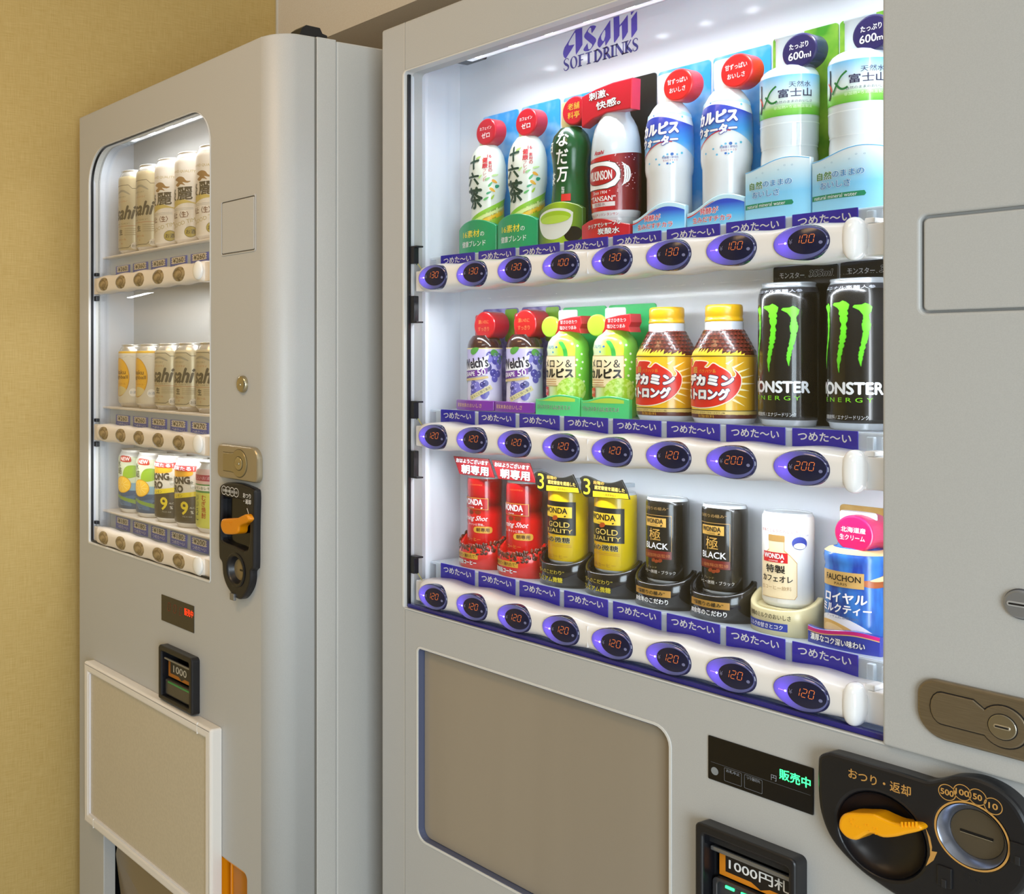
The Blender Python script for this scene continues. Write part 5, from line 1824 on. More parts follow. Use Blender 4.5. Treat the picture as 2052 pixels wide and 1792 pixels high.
# the door skin folds round the right-hand edge in one large radius
lwin = rrect(LW0, LW1, LZ0, LZ1, rr=(0.004, 0.004, 0.062, 0.070), seg=14)
port = rrect(-1.946, -1.60, 0.20, 0.60, 0.006)
cup = rrect(-1.5305, -1.4500, 0.40, 0.535, rr=(0.006, 0.006, 0.010, 0.003))
lbill = rrect(-1.694, -1.598, 0.752, 0.831, 0.003)
b = M()
b.plate(rrect(LXL, LXC + 0.004, 0.10, 1.829, 0.002), LDY, 1.0, PAINT, holes=[lwin, port, cup, lbill], c=0.0022)
R_ = LXR - LXC
arc_ = [(LXC + R_ * sin(pi / 2 * i / 16), LDY + R_ * (1 - cos(pi / 2 * i / 16))) for i in range(17)]
prof_ = [(LXC - 0.006, LDY + 0.004), (LXC - 0.006, LDY + 0.00008), (LXC - 0.0055, LDY + 0.00006)] + arc_ + [(LXR, 1.045), (LXR, 1.0462), (LXR - 0.0004, 1.047), (LXR - 0.001, 1.0475), (LXC - 0.006, 1.0475)]
t = bmesh.new()
rings = []
for ins, z in ((0, 0.10), (0, 1.826), (0.0012, 1.8284), (0.003, 1.829)):
    rings.append([t.verts.new((x - ins, y + ins, z)) for x, y in prof_])
n_ = len(prof_)
for a, c in zip(rings, rings[1:]):
    for i in range(n_):
        t.faces.new((a[i - 1], a[i], c[i], c[i - 1]))
t.faces.new(rings[0]); t.faces.new(rings[-1])
bmesh.ops.recalc_face_normals(t, faces=t.faces[:])
b.take(t, PAINT, True)
for f in b.bm.faces:
    if len(f.verts) > 4:
        f.smooth = False
b.box(LXL, -2.0425, 0.9995, 1.0880, 0.10, 1.829, PAINT)
b.box(-2.0425, LXC, 0.9995, 1.0880, 1.79, 1.829, PAINT)
b.box(-2.0425, LXC, 1.03, 1.0880, 0.10, 0.965, BLACKM)
b.box(-1.552, LXC, 0.9995, 1.0880, 0.965, 1.79, PAINT)
b.box(LXC, LXR - 0.0012, 1.0470, 1.0516, 0.10, 1.827, mat('#77736b', 0.6))
door = lb(b, 'door')
b = M()
b.box(-1.5, LXR - 0.0001, 1.0515, 1.0885, 0.10, 1.8295, PAINT_SIDE, 0.0015)
lb(b, 'door_jamb')
b = M()
t = bmesh.new()
q = [(1.026, 1.8295), (1.032, 1.843), (1.040, 1.8485), (1.066, 1.8475), (1.071, 1.8395), (1.080, 1.8375), (1.080, 1.8295)]
a_ = [t.verts.new((-1.412, y, z)) for y, z in q]
c_ = [t.verts.new((-1.384, y, z)) for y, z in q]
for i in range(len(q)):
    t.faces.new((a_[i - 1], a_[i], c_[i], c_[i - 1]))
t.faces.new(a_); t.faces.new(c_)
bmesh.ops.recalc_face_normals(t, faces=t.faces[:])
b.take(t, BLACK)
lb(b, 'hinge_cover')

b = M()
b.plate(rrect(LW0 - 0.0030, LW1 + 0.0004, LZ0 - 0.0030, LZ1 + 0.0006, rr=(0.005, 0.005, 0.0625, 0.0715), seg=14), LDY - 0.0012, 0.995, LIP,
        holes=[rrect(LW0 + 0.0010, LW1 - 0.0006, LZ0 + 0.0008, LZ1 - 0.0006, rr=(0.004, 0.004, 0.0615, 0.0695), seg=14)], c=0.0010)
lb(b, 'window_frame')
b = M()
ga = rrect(LW0 + 0.0012, LW1 - 0.0014, LZ0 + 0.001, LZ1 - 0.0012, rr=(0.004, 0.004, 0.060, 0.0685), seg=14)
gi = rrect(LW0 + 0.0040, LW1 - 0.0020, LZ0 + 0.0045, LZ1 - 0.0022, rr=(0.003, 0.003, 0.059, 0.066), seg=14)
b.plate(ga, 0.9785, 0.9830, BLACK, holes=[gi])
for zc in LZC:
    for z0, z1 in ((zc - 0.030, zc - 0.020), (zc + 0.0195, zc + 0.026)):
        b.box(LW0 + 0.0035, LW0 + 0.014, 0.984, 0.992, z0, z1, BLACK, 0.001)
lb(b, 'window_gasket')

b = M()
b.box(-2.0405, -1.5525, LBACK, 1.109, 0.966, 1.7895, PANELW)
b.box(-2.0398, -2.0370, LBACK - 0.0012, LBACK - 0.0001, 0.970, 1.785, BLACKM)
lb(b, 'display_back')
b = M()
t = bmesh.new()
q = [(-2.0090, 0.9840), (-2.0390, LBACK - 0.0015), (-2.0420, LBACK - 0.0015), (-2.0113, 0.9840)]
lo = [t.verts.new((x, y, 0.967)) for x, y in q]
hi = [t.verts.new((x, y, 1.789)) for x, y in q]
for i in range(4):
    t.faces.new((lo[i - 1], lo[i], hi[i], hi[i - 1]))
t.faces.new(lo); t.faces.new(hi)
bmesh.ops.recalc_face_normals(t, faces=t.faces[:])
b.take(t, PANELW2)
lb(b, 'display_side')
b = M()
b.box(-2.0405, -1.5525, 1.0005, LBACK - 0.0002, 1.7855, 1.7895, PANELW2)
lb(b, 'display_ceiling')
b = M()
b.box(-2.0405, -1.5525, 1.0005, LBACK - 0.0002, 0.9655, 0.9695, PANELW2)
lb(b, 'display_floor')
b = M()
b.box(-1.935, -1.556, 0.9995, 1.040, 1.7640, 1.7853, mat('#f2f5fb', 0.4, emit=0.55), 0.002)
b.box(-1.975, -1.936, 1.008, 1.046, 1.764, 1.7853, ACRYL, 0.004)
for k in range(6):
    cx = -1.905 + k * 0.066
    t = bmesh.new()
    bmesh.ops.create_uvsphere(t, u_segments=16, v_segments=8, radius=1)
    b.take(t, LEDM, True, lambda co, cx=cx: (cx + co.x * 0.010, 1.018 + co.y * 0.012, 1.764 + co.z * 0.004))
lb(b, 'led_or_fill_strip')
area('led_left_top', (-1.80, 1.014, 1.757), (-1.80, 1.018, 1.0), 0.34, 0.02, LEDW_LT, LED)
b = M()
b.box(-1.5625, -1.5525, 0.9995, 1.0065, 0.985, 1.7630, mat('#f2f5fb', 0.4, emit=0.5), 0.001)
lb(b, 'led_or_fill_strip')  # added glowing strip that goes with the left side fill
area('fill_left_side', (-1.5645, 1.003, 1.38), (-2.05, 1.06, 1.38), 0.010, 0.74, FILLW_LV, LED)  # added fill lamp for the cans, out of view behind the window edge
for zc in LZC[:2]:
    area('led_left_bar', (-1.78, 1.0025, zc - 0.024), (-1.79, 1.04, zc - 0.3), 0.38, 0.006, LEDW_LB, LED)
b = M()
b.box(LW0 + 0.0015, LW1 - 0.0015, 0.9962, 0.9980, LZ0 + 0.0015, 1.7630, GLASS_L)
lb(b, 'window_glass')

# bars, round buttons, price tags, shelves
AMB = noise_mat('smoked_brown_plastic', '#5d4a30', '#a08a64', 90, 0.12, 0.35, 0.65, detail=1)
AMB.node_tree.nodes['Principled BSDF'].inputs['Coat Weight'].default_value = 0.6
BARL = mat('#e8ddce', 0.35)
PRL = (('360', '360', '260', '260', '260'), ('260', '260', '270', '270', '270'), ('180', '180', '180', '180', '200'))
LTZ = (1.5115, 1.2165, 1.0140)
lbtn = None
ltag = {}
for row in range(3):
    zc, sz = LZC[row], LSH[row]
    b = M()
    b.take(bar_mesh(-1.9885, -1.585, LDY + 0.0005, 0.996, zc, 0.0172, 0.0010, LX0, LP_, BARL), BARL, True)
    b.box(-2.0075, -1.985, 0.984, 0.9955, zc - 0.017, zc + 0.015, BARL, 0.001)
    b.box(-1.592, -1.5575, 0.983, 0.9955, zc - 0.017, zc + 0.015, BARL, 0.001)
    bar = lb(b, 'selector_bar')
    b = M()
    t = bmesh.new()
    bmesh.ops.create_uvsphere(t, u_segments=24, v_segments=12, radius=1)
    b.take(t, mat('#f6f6f4', 0.15, coat=0.6), True, lambda co: (-1.5985 + co.x * 0.0150, 0.9775 + co.y * 0.006, zc + 0.002 + co.z * 0.0158))
    lb(b, 'end_cap', bar)
    for k in range(5):
        c = Vector((LX0 + k * LP_, LDY + 0.0015, zc))
        if lbtn is None:
            b = M()
            DL = Dome(0.0232, 0.0126, 0.0055, 0.0)
            t = bmesh.new()
            rings = [[t.verts.new((0.0232 * r_ * cos(2 * pi * i / 40), y, 0.0126 * r_ * sin(2 * pi * i / 40))) for i in range(40)] for r_, y in ((1.0, 0.008), (1.0, 0.0))]
            for r_ in (0.97, 0.9, 0.75, 0.55, 0.3, 0.08):
                rings.append([t.verts.new(DL(0.0232 * r_ * cos(2 * pi * i / 40), 0.0126 * r_ * sin(2 * pi * i / 40), 0.0)) for i in range(40)])
            for a, c_ in zip(rings, rings[1:]):
                for i in range(40):
                    t.faces.new((a[i - 1], a[i], c_[i], c_[i - 1]))
            t.faces.new(rings[-1])
            bmesh.ops.recalc_face_normals(t, faces=t.faces[:])
            b.take(t, AMB, True)
            b.ring(0, 0, 0.0150, 0.0080, 0.0012, mat('#6f5a3c', 0.2, coat=0.5), DL, 1)
            lbtn = b.build('selection_button', bar)
            o = lbtn
        else:
            o = lbtn.copy(); COL.objects.link(o); o.parent = bar
        o.location = c - L0
    b = M()
    b.box(-2.018, -1.5545, 1.0075, LBACK - 0.0015, sz - 0.0045, sz - 0.0003, mat('#efe6da', 0.3), 0.0015)
    b.box(-2.008, -1.5545, 1.0215, 1.0235, sz - 0.044, sz - 0.0047, ACRYL)
    sh = lb(b, 'sample_shelf')
    for k in range(5):
        pr = PRL[row][k]
        if pr not in ltag:
            b = M()
            b.plate(rrect(-0.0292, 0.0292, -0.0125, 0.0110, 0.0004), 0, 0.0010, mat('#4f62c8', 0.4))
            S = Flat(0)
            b.shape(rrect(-0.0215, 0.0215, -0.0015, 0.0102, 0.0004), mat('#e9dfcd', 0.45), S, 1)
            b.text('¥' + pr, 0, 0.0045, 0.0085, mat('#3a3020', 0.5), S, w=0.037, lay=2, bold=0.02)
            b.text('つめた〜い', 0, -0.0068, 0.0066, mat('#d8ddf2', 0.5), S, w=0.046, lay=2, bold=0.015)
            for sx in (-1, 1):
                for j in range(3):
                    b.box(sx * 0.0225 - 0.002, sx * 0.0225 + 0.002, -0.0003, 0, -0.0005 + j * 0.0038, 0.0014 + j * 0.0038, mat('#e9dfcd', 0.45))
            ltag[pr] = b.build('price_tag', sh)
            o = ltag[pr]
        else:
            o = ltag[pr].copy(); COL.objects.link(o); o.parent = sh
        o.location = Vector((-1.9526 + k * 0.0722, 1.0200, LTZ[row])) - L0

# fittings on the door
b = M()
b.plate(rrect(-1.5232, -1.4242, 1.5025, 1.5915, 0.004), LDY - 0.0002, LDY + 0.001, mat('#4c4436', 0.7), back=False)
b.plate(rrect(-1.5232, -1.4242, 1.5025, 1.5915, 0.004), LDY - 0.0012, LDY + 0.001, PAINT, holes=[rrect(-1.5205, -1.4268, 1.5050, 1.5890, 0.003)], c=0.0009)
b.plate(rrect(-1.5192, -1.4281, 1.5063, 1.5877, 0.0025), LDY - 0.0012, LDY + 0.001, PAINT, c=0.0012)
lb(b, 'access_cover')
b = M()
kx, kz = -1.4590, 1.2978
b.lathe([(0.0135, 0.0), (0.0132, 0.003), (0.0118, 0.0055), (0.009, 0.0066), (0.0005, 0.007)], mat('#b7ad92', 0.2, metal=0.9), 40, cap=False, fn=lambda co: (kx + co.x, LDY - co.z, kz + co.y))
b.box(kx - 0.003, kx + 0.003, LDY - 0.0085, LDY - 0.006, kz - 0.002, kz + 0.001, METAL, 0.0006)
lb(b, 'key_switch')
b = M()
b.plate(rrect(-1.522, -1.4065, 1.1475, 1.2015, rr=(0.010, 0.012, 0.020, 0.010), seg=8), LDY - 0.009, LDY, mat('#a99d84', 0.3, metal=0.55), c=0.004)
lpz = lb(b, 'lock_plate')
b = M()
hx, hz = -1.4570, 1.1745
hl = [(-1.502, hz - 0.0145), (-1.480, hz - 0.0145)] + [(hx + 0.0215 * cos(a), hz + 0.0215 * sin(a)) for a in [radians(-135 + 270 * i / 30) for i in range(31)]] + [(-1.480, hz + 0.0145), (-1.502, hz + 0.0145)]
b.plate(offset(ccw(hl), 0.0008), LDY - 0.0093, LDY - 0.008, mat('#5a4d30', 0.5), back=False)
b.plate(hl, LDY - 0.0108, LDY - 0.008, mat('#a2946f', 0.3, metal=0.6), c=0.0012)
b.plate(ell(hx + 0.001, hz, 0.0112, 0.0112, 36), LDY - 0.0112, LDY - 0.009, mat('#54492e', 0.4), back=False)
b.plate(ell(hx + 0.001, hz, 0.0102, 0.0102, 36), LDY - 0.0122, LDY - 0.009, mat('#b5a77f', 0.25, metal=0.7), c=0.001)
b.box(hx - 0.004, hx + 0.005, LDY - 0.0136, LDY - 0.012, hz - 0.002, hz + 0.002, METAL, 0.0008)
lb(b, 'lock_handle', lpz)

# coin unit
LCF = LDY - 0.012


def LQ(x, y, d=LCF):
    return PX(430 + x / 5.27, 880 + y / 5.27, d)


o_ = [(45, 560), (50, 500), (90, 468), (150, 460), (250, 470), (340, 500), (400, 530), (422, 570), (420, 800), (416, 1000), (414, 1330), (404, 1375), (383, 1400), (380, 1480), (360, 1570), (310, 1660), (262, 1695), (215, 1680),
      (160, 1620), (110, 1530), (80, 1420), (72, 1310), (50, 1270), (40, 1210), (38, 1000), (42, 800)]
o_ = smooth_loop([LQ(*q) for q in o_], 3)
b = M()
rc = [LQ(*q) for q in ((78, 600), (125, 618), (300, 650), (350, 760), (366, 900), (345, 1170), (210, 1130), (90, 1080), (70, 1000), (70, 750))]
c0 = LQ(222, 1385)
b.plate(o_, LCF, LDY + 0.0005, BLACK, holes=[smooth_loop(rc, 3), ell(c0[0], c0[1], 0.0215, 0.0215, 40)], c=0.004)
S = Flat(LCF)
for i, s_ in enumerate(('500', '100', '50', '10')):
    q = LQ(100 + 43 * i, 540 + 9 * i)
    b.ring(q[0], q[1], 0.0071, 0.0071, 0.0008, WHITE, S, 1, 28)
    b.text(s_, q[0], q[1], 0.0040, WHITE, S, lay=1, bold=0.02, w=0.009 if len(s_) == 3 else 0.006)
q = LQ(342, 600)
b.text('おつり', q[0], q[1], 0.0072, WHITE, S, w=0.021, lay=1, bold=0.02)
q = LQ(346, 662)
b.text('・返却', q[0], q[1], 0.0072, WHITE, S, w=0.020, lay=1, bold=0.02)
b.stroke([LQ(*q) for q in ((343, 732), (358, 780), (367, 830), (368, 870))], 0.0014, WHITE, S)
q = LQ(196, 1655)
b.box(q[0] - 0.006, q[0] + 0.006, LCF - 0.003, LCF + 0.002, q[1] - 0.007, q[1] + 0.004, mat('#8f8f92', 0.2, metal=0.7), 0.001)
lcu = lb(b, 'coin_unit')
b = M()
b.plate([LQ(*q) for q in ((60, 580), (380, 600), (390, 1200), (50, 1150))], LDY - 0.0006, LDY - 0.0001, BLACKG)
lb(b, 'lever_recess', lcu)
b = M()
lv = smooth_loop([LQ(x, y, LDY - 0.02) for x, y in ((68, 920), (75, 860), (100, 842), (180, 838), (240, 832), (285, 812), (325, 795), (350, 805), (366, 850), (340, 885), (290, 905), (262, 930), (255, 980), (225, 1005), (130, 1008), (90, 985))], 3)
b.plate(lv, LDY - 0.0215, LDY - 0.004, mat('#e08a00', 0.32, coat=0.3), c=0.003)
for (x, y) in ((110, 880), (110, 905), (130, 880), (150, 885), (165, 882), (180, 880), (170, 905)):
    q = LQ(x, y, LDY - 0.0215)
    b.plate(ell(q[0], q[1], 0.0007, 0.0007, 8), LDY - 0.0221, LDY - 0.021, mat('#e08a00', 0.32, coat=0.3), back=False)
lb(b, 'return_lever', lcu)
b = M()
fn_ = lambda co: (c0[0] + co.x, LCF + co.z, c0[1] + co.y)
b.lathe([(0.0270, -0.0008), (0.0255, -0.0022), (0.0218, -0.0012), (0.0205, 0.002), (0.0165, 0.009)], BLACK, 48, cap=False, fn=fn_)
b.plate(ell(c0[0], c0[1], 0.0168, 0.0168, 40), LCF + 0.0085, LCF + 0.0105, mat('#9a8a6a', 0.35, metal=0.5), c=0.0005)
b.plate(rrect(c0[0] - 0.0005, c0[0] + 0.0130, c0[1] - 0.0018, c0[1] + 0.0010, 0.0004), LCF + 0.0080, LCF + 0.0086, BLACKG)
lb(b, 'coin_slot', lcu)

# red status display
b = M()
b.plate(rrect(-1.7168, -1.6065, 0.8770, 0.9225, 0.001), LDY - 0.0012, LDY + 0.001, mat('#3a3328', 0.15), c=0.0005)
S = Flat(LDY - 0.0012)
b.text('販売中', -1.6225, 0.9080, 0.0125, mat('#ff3a14', 0.5, emit=1.1), S, w=0.0285, lay=1, bold=0.01)
DR = mat('#7a2a1c', 0.5, emit=0.15)
for k in range(3):
    seven('8' if False else '0', -1.694 + 0.020 * k, 0.8985, 0.014, 0.008, S, DR, b, 1)
lb(b, 'status_display')

# note acceptor
b = M()
b.plate(rrect(-1.7025, -1.5890, 0.7455, 0.8400, rr=(0.004, 0.004, 0.007, 0.007)), LDY - 0.016, LDY + 0.0005, BLACK, holes=[rrect(-1.6920, -1.5995, 0.7535, 0.8300, 0.003)], c=0.003)
b.box(-1.6935, -1.5985, 0.9945, 0.9985, 0.7525, 0.8305, mat('#0a0a0b', 0.8, spec=0.1))
b.plate(lbill, LDY + 0.0007, 0.9944, BLACKM, holes=[offset(ccw(lbill), -0.0014)])
lbl = lb(b, 'note_acceptor')
b = M()
b.box(-1.6880, -1.6000, 0.963, 0.967, 0.8165, 0.8200, mat('#8c8c8c', 0.2, metal=0.6), 0.001)
lb(b, 'note_guide', lbl)
b = M()
b.box(-1.6850, -1.6010, 0.970, 0.972, 0.7870, 0.8150, mat('#a8641c', 0.45), 0.0005)
S = Flat(0.970)
b.shape([(-1.6775, 0.7935), (-1.6012, 0.7935), (-1.6012, 0.8148), (-1.6775, 0.8148)], mat('#2c2a26', 0.4), S, 1)
b.text('1000', -1.645, 0.8035, 0.0115, mat('#b9b4a6', 0.4), S, w=0.044, lay=2, bold=0.02)
b.shape([(-1.650, 0.7935), (-1.640, 0.7885), (-1.630, 0.7935)], mat('#2c2a26', 0.4), S, 1)
lb(b, 'note_sign', lbl)
b = M()
b.box(-1.6905, -1.6010, 0.966, 0.978, 0.7545, 0.7820, mat('#5f5d58', 0.25, metal=0.6), 0.003)
b.box(-1.6780, -1.6020, 0.9645, 0.967, 0.7772, 0.7804, mat('#3f8a4c', 0.4), 0.0006)
lb(b, 'note_tray', lbl)

# delivery port and coin return cup
b = M()
b.box(-1.9475, -1.5985, 1.0265, 1.0295, 0.195, 0.605, mat('#0b0d12', 0.5))
pt = lb(b, 'delivery_port')
b = M()
t = bmesh.new()
q = [(-1.943, 1.022, 0.205), (-1.604, 1.022, 0.205), (-1.604, 0.990, 0.57), (-1.860, 0.990, 0.57), (-1.943, 1.0, 0.37)]
a_ = [t.verts.new(v) for v in q]
c_ = [t.verts.new((x, y + 0.003, z)) for x, y, z in q]
for i in range(5):
    t.faces.new((a_[i - 1], a_[i], c_[i], c_[i - 1]))
t.faces.new(a_); t.faces.new(c_[::-1])
bmesh.ops.recalc_face_normals(t, faces=t.faces[:])
b.take(t, mat('#8d7c60', 0.25))
lb(b, 'delivery_flap', pt)
ORG = mat('#ee9408', 0.35, coat=0.3)
b = M()
b.plate(offset(ccw(cup), -0.0002), 0.9775, 1.026, ORG, holes=[offset(ccw(cup), -0.0022)])
b.box(-1.5302, -1.4503, 1.0262, 1.0285, 0.4003, 0.5347, ORG)
b.box(-1.506, -1.502, 0.982, 1.026, 0.405, 0.531, ORG)
cr = lb(b, 'coin_return_cup')
b = M()
b.box(-1.5015, -1.4530, 0.9835, 0.9855, 0.404, 0.5300, mat('#d98a1c', 0.15, alpha=0.55))
lb(b, 'coin_return_flap', cr)

# framed board hung on the front
BX0, BX1, BZ0, BZ1, BY = -1.9905, -1.5205, 0.428, 0.7430, 0.953
nb = thing('notice_board', 'blank beige board in a white frame hung on the narrow vending machine', 'board', (-1.7555, 0.9745, 0.428))
NBO = (-1.7555, 0.9745, 0.428)
b = M()
FRW = mat('#ebe6e0', 0.35)
b.plate(rrect(BX0, BX1, BZ0, BZ1, 0.004), BY, 0.9742, FRW, holes=[rrect(BX0 + 0.019, BX1 - 0.019, BZ0 + 0.019, BZ1 - 0.019)], c=0.005)
for (x0, x1, z0, z1) in ((BX1 - 0.0425, BX1 - 0.0418, BZ1 - 0.0185, BZ1 - 0.0002), (BX0 + 0.0418, BX0 + 0.0425, BZ0 + 0.0002, BZ0 + 0.0185)):
    b.box(x0, x1, BY - 0.0003, BY + 0.006, z0, z1, mat('#f0ece6', 0.35))
b.build('frame', nb, org=NBO)
b = M()
b.box(BX0 + 0.0185, BX1 - 0.0185, 0.9585, 0.9735, BZ0 + 0.0185, BZ1 - 0.0185, noise_mat('board_sheet', '#c6bba4', '#cbc0a9', 200, 0.4))
b.build('panel', nb, org=NBO)
b = M()
b.box(BX0 + 0.0190, BX0 + 0.0215, 0.9545, 0.9584, BZ0 + 0.0215, BZ1 - 0.0215, mat('#eceaf0', 0.3))  # pale strips stand for the highlight on the frame's inner edge
b.box(BX0 + 0.0190, BX1 - 0.0190, 0.9545, 0.9584, BZ0 + 0.0190, BZ0 + 0.0215, mat('#eceaf0', 0.3))
b.build('inner_highlight', nb, org=NBO)
# ------------------------------------------------------------------ cans in the left-hand machine
LG_ = ('tall beer cans on the top shelf', 'cans on the middle shelf of the narrow machine', 'cans on the bottom shelf of the narrow machine')
CX0, CPI, CYC = -1.958, 0.0739, 1.0505
CR_ = 0.0328


def lcan(name, label, row, k):
    return thing(name, label, 'can', (CX0 + k * CPI, CYC, LSH[row]), LG_[row])


def lagain(src, k, label):
    c = copy_tree(src)
    c.location.x = CX0 + k * CPI
    c['label'] = label
    return c


def can_body(root, H, m, deco, metal=mat('#d3cfc6', 0.25, metal=0.7)):
    r = CR_
    prof = [(r * 0.78, 0), (r * 0.82, 0.0015), (r * 0.85, 0.005), (r * 0.97, 0.009), (r, 0.013), (r, H - 0.020), (r * 0.985, H - 0.015), (r * 0.84, H - 0.0055), (r * 0.80, H - 0.0035), (r * 0.82, H - 0.002), (r * 0.82, H - 0.0005), (r * 0.79, H), (r * 0.77, H - 0.003)]
    b = M()
    b.lathe(prof, metal)
    S = Round(prof[:9])
    b.shape(band(S, 0.0085, H - 0.013, r * 3.05), m, S, 1)
    deco(b, S, H)
    b.build('can', root)
    b = M()
    tb = smooth_loop([(-0.004, -0.011), (0.004, -0.011), (0.006, -0.004), (0.005, 0.004), (-0.005, 0.004), (-0.006, -0.004)], 3)
    b.plate(tb, 0, 0.0008, metal, fn=lambda co: (co.x, co.z, H - 0.0012 - co.y))
    b.build('pull_tab', root)


INK = mat('#4a4234', 0.4)
INKR = mat('#b0582e', 0.45)
SILV = mat('#c9bb98', 0.3, metal=0.25)


def dry(b, S, H):
    q = H / 0.1235
    Z = lambda z: z * (1 if q < 1.1 else 1.33) + (0 if q < 1.1 else -0.004)
    b.stroke([(-0.030, Z(.1055)), (0.022, Z(.1055)), (0.030, Z(.1000)), (0.045, Z(.1000))], 0.0010, INK, S, 2)
    b.stroke([(-0.045, Z(.0130)), (0.022, Z(.0130)), (0.030, Z(.0180)), (0.045, Z(.0180))], 0.0010, INK, S, 2)
    b.stroke(smooth_loop([(-0.012, Z(.094)), (0.008, Z(.0975)), (0.026, Z(.091))], 5, False), [0.001 + 0.0035 * sin(pi * i / 10) for i in range(11)], mat('#9a927c', 0.4), S, 2)
    b.text('SUPER DRY', 0.002, Z(.0885), 0.0030, mat('#8a8068', 0.4), S, w=0.030, lay=2)
    b.text('スーパードライ', 0.002, Z(.0815), 0.0036, INKR, S, w=0.034, lay=2)
    b.text('Asahi', 0.001, Z(.0650), 0.0255, INK, S, w=0.072, lay=2, bold=0.05, shear=0.35)
    b.text('SUPER "DRY"', 0.001, Z(.0485), 0.0028, mat('#8a7c5c', 0.4), S, w=0.048, lay=2)
    b.stroke([(-0.035, Z(.0450)), (0.042, Z(.0450))], 0.0006, INKR, S, 2)
    b.text('生', 0.003, Z(.0365), 0.0105, INK, S, w=0.0105, lay=2, bold=0.04)
    for i in range(4):
        b.stroke([(0.013, Z(.0410 - 0.003 * i)), (0.042, Z(.0410 - 0.003 * i))], 0.0013, mat('#ab9c78', 0.4), S, 2)
    b.text('生ビール', 0.006, Z(.0255), 0.0040, INKR, S, w=0.022, lay=2)
    b.text('缶', 0.006, Z(.0195), 0.0030, INKR, S, lay=2)
    b.shape(ell(0.0360, 0.0165, 0.0085, 0.0070, 24), mat('#e2dac8', 0.4), S, 3)
    b.text('お酒', 0.0360, 0.0165, 0.0058, INK, S, w=0.0125, lay=4)


def tanrei(b, S, H):
    AU = mat('#b9a257', 0.4)
    b.text('GRAND QUALITY', 0.010, 0.1305, 0.0052, AU, S, w=0.058, lay=2, rot=-0.06)
    bl_ = smooth_loop([(-0.006, 0.1170), (0.006, 0.1215), (0.016, 0.1195), (0.022, 0.1130), (0.030, 0.1120), (0.024, 0.1090), (0.014, 0.1110), (0.020, 0.1050), (0.010, 0.1075), (0.004, 0.1035), (-0.004, 0.1075), (0.004, 0.1120)], 3)
    b.shape(bl_, mat('#9a7648', 0.45), S, 2)
    b.text('淡', -0.0175, 0.0905, 0.0215, INK, S, w=0.029, lay=2, bold=0.035)
    b.text('麗', 0.0170, 0.0905, 0.0225, INK, S, w=0.032, lay=2, bold=0.03)
    b.shape(band(S, lambda s: 0.0695 + 0.004 * sin(s * 70), lambda s: 0.0765 + 0.005 * sin(s * 70 + 1.2), CR_ * 2.9), mat('#cdb768', 0.4), S, 2)
    for z in (0.0645, 0.0620):
        b.stroke([(-0.020, z), (0.035, z)], 0.0005, mat('#9c978c', 0.4), S, 2)
    b.text('極上〈生〉', 0.004, 0.0530, 0.0110, mat('#6f4426', 0.4), S, w=0.044, lay=2, bold=0.03)
    b.text('GOOD TIMES', 0.018, 0.0390, 0.0070, mat('#bfae74', 0.4), S, w=0.062, lay=2, rot=0.22)
    b.shape(ell(0.0300, 0.0215, 0.0118, 0.0100, 30), mat('#b7a552', 0.4), S, 2)
    b.ring(0.0300, 0.0215, 0.0118, 0.0100, 0.0006, INK, S, 3)
    b.text('お酒', 0.0300, 0.0215, 0.0080, INK, S, w=0.0170, lay=3, bold=0.015)


t = lcan('beer_can', 'tall silver beer can, first from the left on the top shelf of the narrow machine', 0, 0)
can_body(t, 0.1670, SILV, dry)
lagain(t, 1, 'tall silver beer can, right beside the white beer cans')
t = lcan('beer_can', 'tall white beer can with gold ribbon, right beside the tall silver beer cans', 0, 2)
can_body(t, 0.1670, mat('#ece4d6', 0.35), tanrei, mat('#dcd5ca', 0.3, metal=0.4))
lagain(t, 3, 'tall white beer can with gold ribbon, the middle of the three white ones')
lagain(t, 4, 'tall white beer can with gold ribbon, half hidden by the window edge')


def highball(b, S, H):
    b.shape(band(S, H - 0.0175, H - 0.0135, CR_ * 3.0), mat('#d9a92c', 0.35), S, 2)
    for i in range(3):
        b.shape(band(S, H - 0.0225 - 0.0035 * i, H - 0.0213 - 0.0035 * i, CR_ * 3.0), mat('#cfc9bb', 0.4), S, 2)
    b.shape(ell(-0.003, 0.0590, 0.0275, 0.0380, 44), mat('#c98c1a', 0.35), S, 2)
    b.shape(ell(-0.003, 0.0590, 0.0262, 0.0368, 44), mat('#e9b02a', 0.35), S, 3)
    b.text('kaku', 0.003, 0.0690, 0.0080, mat('#6a4a12', 0.4), S, w=0.026, lay=4, bold=0.02)
    b.text('highball', 0.001, 0.0585, 0.0085, mat('#6a4a12', 0.4), S, w=0.040, lay=4, bold=0.02)
    b.text('ハイボール', 0.004, 0.0460, 0.0036, mat('#a8701c', 0.4), S, w=0.024, lay=4)
    b.shape(smooth_loop([(-0.006, 0.0235), (0.008, 0.0250), (0.018, 0.0340), (0.010, 0.0400), (-0.004, 0.0400)], 4), mat('#d9c68a', 0.4), S, 4)
    b.stroke([(0.006, 0.0960), (0.022, 0.1020), (0.042, 0.0960)], 0.0008, mat('#b9b2a2', 0.4), S, 2)
    b.shape(ell(0.0320, 0.0295, 0.0085, 0.0078, 24), mat('#f0ebe0', 0.4), S, 3)
    b.text('お酒', 0.0320, 0.0295, 0.0055, mat('#7f8c9a', 0.4), S, w=0.012, lay=4)


